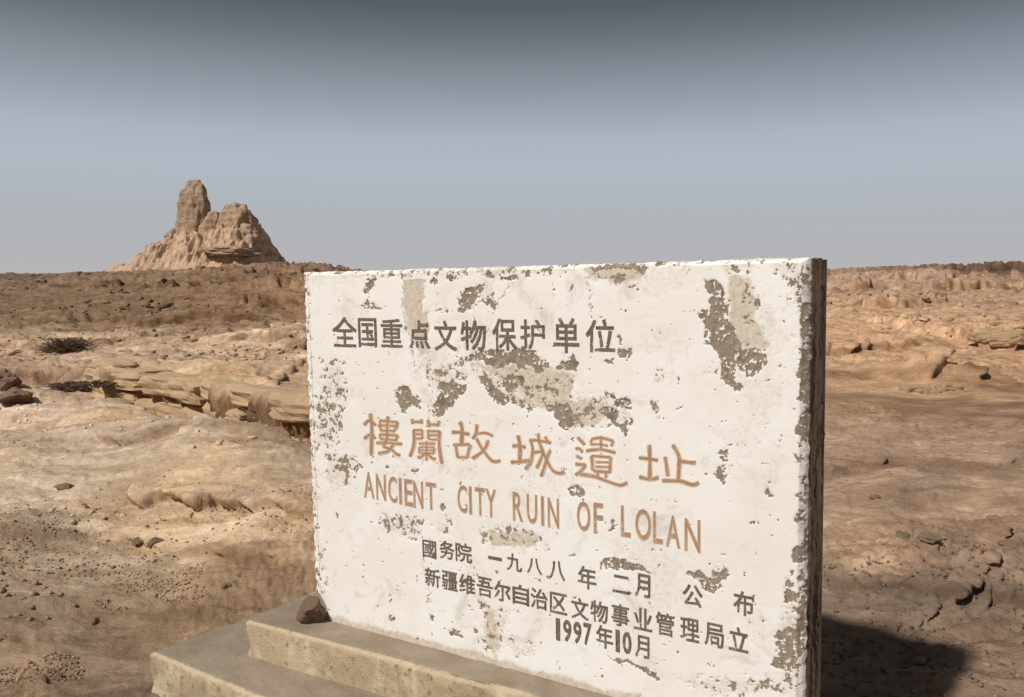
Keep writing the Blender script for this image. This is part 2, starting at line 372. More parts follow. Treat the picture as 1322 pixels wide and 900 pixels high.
gx_ = (la_ * np.sin(AA) + lb_ * np.cos(AA)).ravel(); gy_ = (la_ * np.cos(AA) - lb_ * np.sin(AA)).ravel()
e_ = (.03 + .004 * RR); l1 = np.gradient(gm, axis=0) / np.gradient(rr)[:, None] * (la_ / gm) + np.gradient(gm, axis=1) / (np.gradient(aa)[None, :] * RR) * (lb_ / gm)
lapl = (blur(l1, 3) * 4 * e_ * e_).ravel(); e_ = e_.ravel(); gm = gm.ravel()
steepn = sstep(.30, .75, gm) * sstep(2.5, 4, RR.ravel()) * (1 - sstep(60, 90, RR.ravel()))
# rims lean out, feet are undercut
off_ = np.clip(-lapl / (e_ * 1.2), -1, 1) * steepn * np.minimum(.11, .02 + .007 * RR.ravel())
XD = X - gx_ / gm * off_; YD = Y - gy_ / gm * off_
# tone of the ground, from points of the photograph laid on the ground
TN = [(0, 560, (214, 190, 165)), (120, 560, (205, 190, 165)), (250, 575, (192, 178, 155)), (340, 560, (180, 165, 140)), (300, 450, (214, 184, 146)), (200, 460, (206, 176, 140)), (50, 440, (198, 166, 132)),
      (50, 470, (185, 155, 122)), (200, 500, (205, 172, 125)), (250, 520, (205, 165, 112)), (350, 510, (206, 170, 125)), (360, 560, (170, 130, 85)), (200, 400, (132, 98, 66)),
      (50, 395, (128, 98, 68)), (330, 395, (138, 102, 68)), (375, 395, (165, 120, 82)), (100, 372, (140, 108, 76)), (300, 355, (140, 104, 72)), (380, 350, (140, 105, 80)), (20, 356, (115, 92, 78)),
      (40, 620, (220, 196, 160)), (150, 600, (198, 180, 152)), (250, 640, (224, 190, 138)), (200, 640, (214, 182, 138)), (80, 670, (182, 170, 142)), (300, 660, (212, 180, 138)),
      (30, 700, (176, 150, 118)), (150, 710, (178, 160, 130)), (230, 700, (170, 148, 118)), (150, 745, (150, 118, 88)), (60, 740, (156, 122, 92)), (300, 770, (146, 112, 80)), (370, 690, (205, 168, 122)), (330, 730, (158, 120, 84)),
      (50, 790, (140, 122, 98)), (110, 820, (150, 124, 98)), (180, 790, (148, 118, 88)), (60, 860, (160, 126, 92)), (150, 880, (130, 106, 84)), (370, 620, (188, 165, 135)),
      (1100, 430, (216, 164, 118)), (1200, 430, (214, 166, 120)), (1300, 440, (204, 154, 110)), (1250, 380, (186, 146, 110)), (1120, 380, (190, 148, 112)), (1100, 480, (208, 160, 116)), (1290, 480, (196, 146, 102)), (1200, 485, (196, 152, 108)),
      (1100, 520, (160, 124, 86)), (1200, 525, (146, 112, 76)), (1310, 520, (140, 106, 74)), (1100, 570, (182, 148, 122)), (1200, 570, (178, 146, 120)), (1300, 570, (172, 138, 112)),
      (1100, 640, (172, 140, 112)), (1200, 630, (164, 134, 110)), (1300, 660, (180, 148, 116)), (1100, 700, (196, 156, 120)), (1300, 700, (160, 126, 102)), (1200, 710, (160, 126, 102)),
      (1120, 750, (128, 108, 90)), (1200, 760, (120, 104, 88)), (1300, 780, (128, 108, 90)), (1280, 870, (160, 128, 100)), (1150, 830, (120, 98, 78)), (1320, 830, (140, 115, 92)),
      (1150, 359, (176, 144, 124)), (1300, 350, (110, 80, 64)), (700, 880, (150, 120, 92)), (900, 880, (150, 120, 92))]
TP = []; TC = []
for px, py, cc in TN:
    P = gp(px, py); TP.append(P[:2])
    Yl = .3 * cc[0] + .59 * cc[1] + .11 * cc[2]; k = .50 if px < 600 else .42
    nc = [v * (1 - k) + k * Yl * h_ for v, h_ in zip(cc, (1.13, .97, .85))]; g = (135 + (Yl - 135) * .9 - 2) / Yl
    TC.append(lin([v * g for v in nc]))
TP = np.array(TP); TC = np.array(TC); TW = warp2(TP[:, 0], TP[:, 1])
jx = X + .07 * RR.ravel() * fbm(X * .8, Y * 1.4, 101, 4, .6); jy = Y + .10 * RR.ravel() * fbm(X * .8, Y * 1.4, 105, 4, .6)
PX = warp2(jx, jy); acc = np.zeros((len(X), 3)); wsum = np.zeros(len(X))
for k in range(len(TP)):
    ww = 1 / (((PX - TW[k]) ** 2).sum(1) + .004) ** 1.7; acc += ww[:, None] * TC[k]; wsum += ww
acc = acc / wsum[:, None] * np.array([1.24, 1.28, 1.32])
RISER_SHADE *= (1 - .0 * X)
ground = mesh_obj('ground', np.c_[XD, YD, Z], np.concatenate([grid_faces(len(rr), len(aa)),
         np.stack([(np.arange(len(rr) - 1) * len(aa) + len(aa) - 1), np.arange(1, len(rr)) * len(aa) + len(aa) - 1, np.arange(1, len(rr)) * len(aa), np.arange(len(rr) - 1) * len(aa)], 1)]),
         GROUND, attrs={'tone': acc * .98, 'scarp': RISER_SHADE})
ground['kind'] = 'structure'
# close the small hole round the origin
hole = len(rr)
def clean(o):
    return o
bm = bmesh.new(); bm.from_mesh(ground.data)
bm.verts.ensure_lookup_table(); bm.faces.new([bm.verts[i] for i in range(len(aa) - 1, -1, -1)])
bmesh.ops.recalc_face_normals(bm, faces=[bm.faces[-1] if False else f for f in list(bm.faces)[-1:]]); bm.to_mesh(ground.data); bm.free()
if ground.data.polygons[10].normal.z < 0: ground.data.flip_normals()

# ------------------------------------------------------------------ the stele
r_ = norm(1749 * rt - 55 * up - 1030 * fw)
u_ = -(216 * rt - 12450 * up + 1030 * fw); u_ = norm(u_ - u_ @ r_ * r_); n_ = np.cross(r_, u_)
O = EYE + ray(388, 352) * 2.85           # top left corner of the face
def on(x, y):
    d = ray(x, y); t = ((O - EYE) @ n_) / (d @ n_); P = EYE + t * d - O; return P @ r_, P @ u_
def onb(x, y, b):
    d = ray(x, y); t = ((O + b * u_ - EYE) @ u_) / (d @ u_); P = EYE + t * d - O; return P @ r_, P @ n_
def wpos(a, b, c): return O + np.multiply.outer(a, r_) + np.multiply.outer(b, u_) + np.multiply.outer(c, n_)
from mathutils import Matrix
MW = Matrix(((r_[0], n_[0] * -1, u_[0], O[0]), (r_[1], -n_[1], u_[1], O[1]), (r_[2], -n_[2], u_[2], O[2]), (0, 0, 0, 1)))
# local axes of the stele: x along the face, y into the slab, z up
stele = thing('inscribed_stele', 'large white painted stone tablet with Chinese and English inscription on stepped concrete base', 'monument')
stele.matrix_world = MW
BW, BH, TH, CH = 1.732, 1.28, .25, .022
NU, NV = 700, 500
ua = np.linspace(0, BW, NU); vb = np.linspace(-BH, 0, NV)
A, B = np.meshgrid(ua, vb, indexing='ij'); A = A.ravel(); B = B.ravel()
W3 = wpos(A, B, np.zeros_like(A)); dd = W3 - EYE; zz = dd @ fw
PXX = 661 + F * (dd @ rt) / zz; PYY = 450 - F * (dd @ up) / zz
wx = PXX + 3.6 * fbm(A * 30, B * 30, 11, 5, .68); wy = PYY + 3.6 * fbm(A * 30 + 7, B * 30, 15, 5, .68)
def sdf(poly, X_, Y_):
    best = np.full(X_.shape, 1e9); ins = np.zeros(X_.shape, bool); n = len(poly)
    for k in range(n):
        ax, ay = poly[k]; bx, by = poly[(k + 1) % n]
        ex, ey = bx - ax, by - ay; t = np.clip(((X_ - ax) * ex + (Y_ - ay) * ey) / (ex * ex + ey * ey + 1e-9), 0, 1)
        best = np.minimum(best, np.hypot(X_ - ax - t * ex, Y_ - ay - t * ey))
        if ay != by: ins ^= ((ay > Y_) != (by > Y_)) & (X_ < (bx - ax) * (Y_ - ay) / (by - ay) + ax)
    return np.where(ins, best, -best)
def fill(poly, soft=.9, pad=40):
    p = np.array(poly); out = np.zeros(A.shape)
    q = (PXX > p[:, 0].min() - pad) & (PXX < p[:, 0].max() + pad) & (PYY > p[:, 1].min() - pad) & (PYY < p[:, 1].max() + pad)
    out[q] = sstep(-soft, soft, sdf(poly, wx[q], wy[q])); return out
Zs = {1: (380, 320), 2: (720, 320), 3: (380, 510), 4: (720, 510), 5: (380, 700), 6: (720, 700)}; S_ = .2723
def zp(z, pts): ox, oy = Zs[z]; return [(ox + S_ * a, oy + S_ * b) for a, b in pts]
PEEL = [(1, [(340, 145), (385, 148), (372, 190), (335, 232), (322, 210), (342, 180)]),
 (1, [(310, 285), (345, 240), (385, 262), (430, 285), (372, 298), (362, 312), (350, 285)]),
 (1, [(770, 250), (795, 205), (820, 190), (905, 165), (902, 190), (880, 215), (865, 262), (850, 285), (820, 290), (805, 312), (785, 300)]),
 (1, [(882, 258), (905, 232), (935, 222), (962, 285), (945, 300), (925, 262)]),
 (1, [(660, 295), (710, 285), (752, 312), (725, 315), (690, 302)]), (1, [(715, 133), (775, 128), (778, 150), (715, 152)]),
 (1, [(908, 105), (940, 112), (940, 150), (915, 135)]), (1, [(970, 142), (1055, 132), (1062, 160), (1000, 160)]), (1, [(650, 150), (685, 150), (682, 170), (652, 168)]),
 (1, [(800, 542), (850, 495), (930, 480), (1010, 495), (1065, 482), (1130, 490), (1180, 530), (1222, 575), (1130, 590), (1110, 545), (1060, 582), (1040, 545), (970, 580), (900, 535), (850, 540)]),
 (1, [(1240, 575), (1265, 542), (1322, 510), (1350, 540), (1330, 590)]), (1, [(985, 622), (1040, 600), (1100, 615), (1092, 650), (1020, 682), (990, 655)]),
 (1, [(870, 600), (905, 612), (965, 672), (1015, 720), (1000, 745), (960, 740), (900, 660)]),
 (1, [(690, 640), (760, 636), (832, 652), (800, 690), (790, 700), (745, 745), (715, 800), (662, 800), (655, 760), (690, 690)]),
 (1, [(478, 680), (530, 645), (560, 700), (592, 710), (605, 770), (560, 740), (520, 790), (500, 760)]),
 (2, [(700, 140), (770, 150), (790, 200), (805, 280), (812, 340), (850, 400), (870, 490), (930, 470), (990, 480), (988, 560), (900, 632), (885, 580), (835, 550), (830, 600), (880, 672), (828, 665), (738, 592), (772, 560), (768, 500), (725, 480), (690, 430), (700, 380), (665, 308), (732, 275), (720, 220), (695, 190)]),
 (2, [(130, 100), (200, 80), (410, 68), (425, 100), (405, 128), (360, 100), (290, 98), (220, 100)]), (2, [(285, 490), (340, 480), (350, 505), (320, 528), (290, 525)]), (2, [(230, 530), (262, 528), (262, 552), (228, 552)]),
 (2, [(280, 415), (298, 412), (302, 462), (284, 465)]), (2, [(218, 682), (270, 688), (272, 722), (228, 712)]),
 (2, [(1152, 262), (1192, 262), (1192, 760), (1130, 710), (1150, 690), (1132, 600), (1150, 540), (1158, 430)]),
 (3, [(1215, 60), (1290, 45), (1330, 90), (1340, 140), (1300, 155), (1255, 148)]), (3, [(205, 300), (250, 285), (262, 320), (256, 380), (262, 430), (235, 430), (240, 380)]), (3, [(285, 330), (308, 328), (312, 362), (290, 368)]),
 (3, [(425, 330), (450, 322), (452, 350), (428, 352)]), (3, [(552, 350), (585, 350), (583, 368), (552, 366)]), (3, [(685, 530), (710, 512), (722, 540), (700, 555)]),
 (4, [(215, 60), (262, 62), (272, 100), (300, 142), (342, 108), (358, 135), (340, 190), (328, 205), (290, 155), (205, 92)]),
 (4, [(762, 268), (795, 250), (815, 278), (795, 292), (810, 318), (778, 318)]), (4, [(738, 375), (790, 335), (806, 372), (782, 422)]), (4, [(975, 430), (1008, 452), (1020, 490), (1000, 482)]),
 (4, [(40, 460), (95, 425), (130, 440), (132, 482), (80, 485)]), (4, [(240, 642), (262, 578), (275, 620), (258, 656)]), (4, [(1130, 150), (1165, 80), (1200, 70), (1200, 205), (1122, 200)]),
 (4, [(1118, 278), (1165, 288), (1165, 315), (1135, 322)]), (4, [(1150, 560), (1175, 560), (1165, 610), (1140, 600)]), (4, [(1160, 440), (1190, 440), (1190, 490), (1160, 485)]),
 (5, [(843, 412), (862, 400), (878, 418), (850, 425)]), (5, [(642, 352), (662, 356), (660, 382), (642, 378)]), (5, [(448, 350), (478, 355), (470, 378), (450, 370)]), (5, [(728, 415), (760, 410), (800, 432), (798, 455), (760, 450)]),
 (6, [(188, 92), (250, 75), (380, 105), (465, 155), (400, 150), (300, 125), (205, 120)]), (6, [(608, 152), (680, 140), (720, 190), (760, 175), (790, 120), (805, 150), (760, 222), (728, 245), (690, 205), (640, 168)]),
 (6, [(1122, 20), (1175, 0), (1170, 95), (1105, 95)]), (6, [(1102, 132), (1120, 125), (1118, 240), (1085, 300), (1058, 295), (1075, 220)]), (6, [(1140, 170), (1172, 130), (1172, 440), (1135, 420), (1150, 260)]),
 (6, [(1005, 582), (1050, 522), (1040, 432), (1090, 388), (1142, 400), (1140, 562), (1100, 610), (1060, 605), (1020, 605)]), (6, [(240, 542), (300, 548), (350, 572), (430, 602), (498, 660), (470, 655), (370, 595), (300, 568)]),
 (6, [(905, 655), (940, 650), (940, 670), (910, 668)]), (6, [(1010, 680), (1050, 675), (1060, 710), (1015, 715)]), (5, [(890, 450), (930, 510), (925, 520), (885, 470)])]
PALE = [(1, [(515, 150), (622, 145), (612, 300), (560, 310), (515, 300)])]
TAN = [(2, [(800, 130), (930, 140), (945, 340), (1010, 450), (1000, 480), (930, 480), (870, 500), (815, 340)]), (2, [(100, 80), (430, 80), (440, 115), (380, 160), (280, 175), (180, 160), (130, 130)]),
 (1, [(510, 290), (640, 290), (640, 500), (600, 520), (530, 380)]), (1, [(800, 540), (1220, 560), (1322, 600), (1322, 720), (1100, 720), (960, 620), (860, 570)]), (4, [(20, 20), (220, 20), (240, 90), (200, 150), (60, 170)]),
 (3, [(980, 0), (1322, 0), (1322, 60), (1200, 60), (1060, 60)]), (5, [(0, 0), (70, 0), (85, 250), (150, 270), (60, 270)]), (3, [(900, 640), (1160, 650), (1150, 720), (930, 725)]), (5, [(860, 250), (950, 330), (980, 480), (960, 560), (900, 500), (900, 330)])]
SPK = [(1, [(130, 530), (240, 530), (250, 734), (110, 734)], .55), (3, [(95, -20), (245, 60), (200, 240), (95, 260)], .75), (3, [(120, 260), (310, 280), (260, 430), (170, 420)], .45), (3, [(390, 560), (610, 570), (600, 690), (420, 660)], .62),
 (3, [(655, 590), (745, 590), (745, 670), (660, 670)], .5), (3, [(870, 650), (1000, 620), (1165, 650), (1170, 700), (1100, 690), (960, 720), (900, 700)], .7), (1, [(620, 560), (800, 560), (1000, 600), (1322, 620), (1322, 740), (1000, 740), (850, 620), (640, 680)], .5),
 (4, [(0, 0), (340, 0), (350, 130), (60, 170), (0, 40)], .55), (3, [(950, 0), (1322, 0), (1322, 90), (1100, 70), (980, 40)], .6), (2, [(990, 60), (1195, 60), (1195, 260), (1120, 230), (1040, 140)], .55), (2, [(740, 60), (940, 60), (940, 130), (760, 120)], .45),
 (2, [(140, 110), (420, 110), (350, 200), (200, 170)], .5), (2, [(880, 140), (950, 150), (945, 350), (880, 350)], .5), (5, [(850, 260), (1030, 350), (980, 490), (890, 520), (910, 400)], .5), (6, [(550, 640), (980, 640), (1150, 700), (1150, 734), (700, 734)], .45),
 (6, [(1040, 420), (1150, 130), (1170, 700), (1080, 700), (1040, 560)], .6), (2, [(1140, 250), (1200, 250), (1200, 734), (1130, 734)], .5), (4, [(1130, 0), (1180, 0), (1180, 734), (1120, 734)], .42), (1, [(20, 130), (60, 130), (70, 734), (40, 734)], .5), (3, [(40, 0), (80, 0), (110, 734), (70, 734)], .42),
 (1, [(300, 105), (1322, 60), (1322, 130), (300, 150)], .40), (2, [(400, 40), (1200, 30), (1200, 75), (400, 85)], .5), (4, [(400, 20), (480, 20), (480, 105), (440, 105)], .5), (5, [(990, 450), (1150, 490), (1140, 550), (1040, 530)], .5), (6, [(720, 130), (800, 110), (810, 190), (720, 240)], .55),
 (1, [(770, 500), (640, 600), (640, 660), (720, 620), (820, 540)], .55), (2, [(430, 560), (520, 600), (510, 650), (440, 650)], .45), (5, [(100, 0), (150, 0), (150, 250), (110, 250)], .5)]
peel = np.zeros(A.shape); tan = np.zeros(A.shape); pale = np.zeros(A.shape)
for z, p in PEEL: peel = np.maximum(peel, fill(zp(z, p)))
for z, p in PALE: pale = np.maximum(pale, fill(zp(z, p), 3))
for z, p in TAN: tan = np.maximum(tan, .8 * fill(zp(z, p), 7))
tan = np.maximum(tan, pale)
spn = fbm(A * 34, B * 34, 31, 5, .66) + .25 * fbm(A * 130, B * 130, 35, 2, .6)
spd = fbm(A * 22, B * 22, 131, 3, .6)
for z, p, dens in SPK:
    e = fill(zp(z, p), 9); thr = .56 - .68 * dens
    peel = np.maximum(peel, e * sstep(thr, thr + .10, spn * .85 + spd * .35)); tan = np.maximum(tan, e * .5)
# whole tablet: rare flecks, worn arrises, stained foot
peel = np.maximum(peel, sstep(1.02, 1.10, spn))
de = np.minimum(np.minimum(A, BW - A), np.minimum(-B, 9)); 
peel = np.maximum(peel, sstep(.38, .55, spn * .5 + fbm(A * 8, B * 8, 135, 4, .6) * .8) * (1 - sstep(.004, .014, de)) * .95)
foot = 1 - sstep(.0, .05, B + BH - .012 - .012 * fbm(A * 9, B * 9, 5, 3)); tan = np.maximum(tan, foot * .9)
tan = np.maximum(tan, .8 * np.exp(-((A - .036 - .002 * fbm(B * 9, B * 3, 251, 3)) / .0028) ** 2)); peel = np.maximum(peel, .75 * np.exp(-((A - .037) / .003) ** 2) * sstep(.0, .3, spn))
peel = np.maximum(peel, (A < .036) * .8 * sstep(.22, .36, spn))
isl = fbm(A * 70, B * 70, 231, 4, .62); big = fbm(A * 12, B * 12, 237, 3, .6)
peel = peel * (1 - .75 * sstep(.30, .48, isl + .45 * big)); tan = np.maximum(tan, .75 * peel)
wash = sstep(.10, .70, fbm(A * 3.4, B * 5, 241, 5, .62)) * .42; tan = np.maximum(tan, wash)
# fine cracks
def crack(pts, wd=.8):
    out = np.zeros(A.shape)
    for (ax, ay), (bx, by) in zip(pts[:-1], pts[1:]):
        ex, ey = bx - ax, by - ay; t = np.clip(((wx - ax) * ex + (wy - ay) * ey) / (ex * ex + ey * ey), 0, 1)
        out = np.maximum(out, 1 - sstep(wd * .4, wd * 1.3, np.hypot(wx - ax - t * ex, wy - ay - t * ey)))
    return out
ck = np.zeros(A.shape)
for z, p in [(1, [(1050, 110), (1020, 180), (960, 270), (940, 360), (900, 420)]), (1, [(850, 300), (860, 400)]), (2, [(140, 120), (155, 250), (155, 330)]), (1, [(515, 170), (510, 300), (560, 480), (575, 600)]), (1, [(620, 320), (640, 480), (630, 620)]),
             (5, [(620, 60), (635, 200), (640, 350)]), (1, [(640, 640), (680, 590), (750, 560), (800, 520)]), (3, [(640, 0), (640, 120)]), (2, [(1100, 90), (1180, 200)]), (1, [(640, 640), (660, 730)])]:
    ck = np.maximum(ck, crack(zp(z, p)))
peel = np.maximum(peel, ck * .62)
cham = -.017 * (1 - np.clip(np.minimum(np.minimum(A / .034, (BW - A) / .020), -B / .009), 0, 1))
edge_wob = .004 * fbm(A * 14, B * 14, 51, 4, .6)
dep = cham + edge_wob * sstep(.0, .01, -cham) - .0022 * peel - .0012 * tan + .0008 * fbm(A * 5, B * 5, 53, 3)
# broken lower left corner
nb = 1 - sstep(.012, .05, np.hypot((A + .0) / 1.0, (B + BH) / 1.4) - .03)
dep = dep - .06 * nb
outer = (1 - sstep(0, .006, np.minimum(np.minimum(A, BW - A), -B)))
jagx = outer * .004 * fbm(A * 30, B * 30, 57, 3)
DEP = (.0008 * fbm(A * 5, B * 5, 53, 3)).reshape(NU, NV)
V1 = np.c_[A + jagx, -dep, B + jagx * .7 - 0]
F1 = grid_faces(NU, NV)
# right side: streaky weathered concrete, with two shallow vertical grooves
def side_grid(nu, nv, fx):
    s = np.linspace(0, 1, nu); t = np.linspace(0, 1, nv); S, T = np.meshgrid(s, t, indexing='ij'); return fx(S.ravel(), T.ravel())
vidx = np.arange(NU * NV).reshape(NU, NV)
fr_r = V1[vidx[NU - 1]]; NS = 44
s = np.linspace(0, 1, NS)
Vs = []; 
for k in range(NS):
    y = fr_r[:, 1] * (1 - s[k]) + TH * s[k]
    x = fr_r[:, 0] + .0 * y
    g = -.006 * np.exp(-((s[k] - .34) / .05) ** 2) - .007 * np.exp(-((s[k] - .78) / .04) ** 2)
    x = x + (g + .0055 * fbm(np.full(NV, s[k] * 5), vb * 3.2, 71, 5, .62)) * min(1, s[k] * 8) - .012 * max(0, (s[k] - .92) / .08)
    Vs.append(np.c_[x, y, fr_r[:, 2]])
V2 = np.concatenate(Vs); F2 = grid_faces(NS, NV, len(V1))
# top, left and back
def strip(row, n, shift, base):
    out = []
    for k in range(n):
        q = k / (n - 1); P = row.copy(); P[:, 1] = row[:, 1] * (1 - q) + TH * q
        P[:, 2 if shift == 't' else 0] += .004 * fbm(np.full(len(row), q * 4 + 3), row[:, 0 if shift == 't' else 2] * 6, 75, 4) * (q > 0)
        out.append(P)
    return np.concatenate(out), grid_faces(n, len(row), base)
V3, F3 = strip(V1[vidx[:, NV - 1]], 14, 't', len(V1) + len(V2))
V4, F4 = strip(V1[vidx[0]], 14, 'l', len(V1) + len(V2) + len(V3))
base = len(V1) + len(V2) + len(V3) + len(V4)
V5 = np.array([[0, TH, -BH], [BW, TH, -BH], [BW, TH, 0], [0, TH, 0]]); F5 = np.array([[0, 1, 2, 3]]) + base
allV = np.concatenate([V1, V2, V3, V4, V5])
z0 = lambda n: np.zeros(n)
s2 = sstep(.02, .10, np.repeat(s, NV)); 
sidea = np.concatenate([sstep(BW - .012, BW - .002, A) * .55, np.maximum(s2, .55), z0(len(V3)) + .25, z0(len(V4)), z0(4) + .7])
pe = np.concatenate([peel, peel[vidx[NU - 1]][None].repeat(NS, 0).ravel() * (1 - s2), sstep(.1, .3, fbm(V3[:, 0] * 20, V3[:, 1] * 20, 88, 4)), z0(len(V4)), z0(4)])
ta = np.concatenate([tan, z0(len(V2)), z0(len(V3)) + .4, z0(len(V4)) + .4, z0(4)])
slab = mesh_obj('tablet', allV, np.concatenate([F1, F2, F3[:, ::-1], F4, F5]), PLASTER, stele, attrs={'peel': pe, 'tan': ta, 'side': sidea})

# inscriptions: painted strokes raised about a millimetre on the face
def glyph(ch, cx, cy, wpx, hpx, bold, skew=0):
    cjk = ord(ch) > 1000; bold_ = 0 if cjk else bold
    cu = bpy.data.curves.new('glyph', 'FONT'); cu.body = ch; cu.size = 1; cu.offset = bold_; cu.extrude = 0; cu.resolution_u = 3
    ob = bpy.data.objects.new('glyph', cu); COL.objects.link(ob)
    me = ob.evaluated_get(bpy.context.evaluated_depsgraph_get()).to_mesh()
    v = np.array([p.co[:] for p in me.vertices]).reshape(-1, 3); fs = [list(p.vertices) for p in me.polygons]
    COL.objects.unlink(ob); bpy.data.objects.remove(ob); bpy.data.curves.remove(cu)
    lo = v.min(0); hi = v.max(0); v = (v - (lo + hi) / 2)
    a0, b0 = on(cx, cy); al, _ = on(cx - wpx / 2, cy); ar, _ = on(cx + wpx / 2, cy); _, bt = on(cx, cy - hpx / 2); _, bb = on(cx, cy + hpx / 2)
    x = v[:, 0] / (hi[0] - lo[0]) * (ar - al); z = v[:, 1] / (hi[1] - lo[1]) * (bt - bb)
    x = x + skew * z
    gu = np.clip(((x + a0) / BW * (NU - 1)).round().astype(int), 0, NU - 1); gv = np.clip(((z + b0 + BH) / BH * (NV - 1)).round().astype(int), 0, NV - 1)
    yy = -DEP[gu, gv]
    return np.c_[x + a0, np.minimum(yy, np.median(yy)), z + b0], fs
def inscription(glyphs, mat, label, bold, core=None, spread=0):
    root = bpy.data.objects.new('inscription', None); COL.objects.link(root); root.parent = stele; root['label'] = label
    for g in glyphs:
        v, fs = glyph(*g[:5], g[5] if len(g) > 5 else bold)
        c0 = (v.min(0) + v.max(0)) / 2; sz = float((v.max(0) - v.min(0))[2])
        if g[0] in '一二': sz = .05
        cjk = ord(g[0]) > 1000; sp2 = spread * .034 if not cjk else bold * sz if not core else bold * sz
        lay = [(sp2, sp2, 0), (-sp2, sp2, 1), (sp2, -sp2, 2), (-sp2, -sp2, 3), (0, 0, 4)] if sp2 else [(0, 0, 0)]
        bm = bmesh.new()
        for dx, dz, q in lay:
            vs = [bm.verts.new((p[0] - c0[0] + dx, p[1] - .0010 - .00007 * q - c0[1], p[2] - c0[2] + dz)) for p in v]
            nf = []
            for f in fs:
                try: nf.append(bm.faces.new([vs[i] for i in f]))
                except ValueError: pass
            if core and q == 4:
                for f in nf: f.material_index = 1
            e = bmesh.ops.extrude_face_region(bm, geom=nf)
            for q_ in e['geom']:
                if isinstance(q_, bmesh.types.BMVert): q_.co.y += .0014
        bmesh.ops.recalc_face_normals(bm, faces=bm.faces)
        me = bpy.data.meshes.new('character'); bm.to_mesh(me); bm.free(); me.materials.append(mat)
        if core: me.materials.append(core)
        o = bpy.data.objects.new('character', me); COL.objects.link(o); o.parent = root; o.location = c0
    return root
L1 = [('全', 445, 428.5, 31, 38), ('国', 474.5, 429.5, 23, 37), ('重', 505.5, 430, 27, 36), ('点', 541, 431.5, 25, 35), ('文', 575, 433.5, 28, 38), ('物', 611, 433, 32, 38), ('保', 651, 431.5, 30, 40), ('护', 687.5, 432, 31, 38), ('单', 731, 433, 32, 44), ('位', 775, 434, 37, 42)]
inscription(L1, GREY, 'grey Chinese line across the top of the tablet', .014)
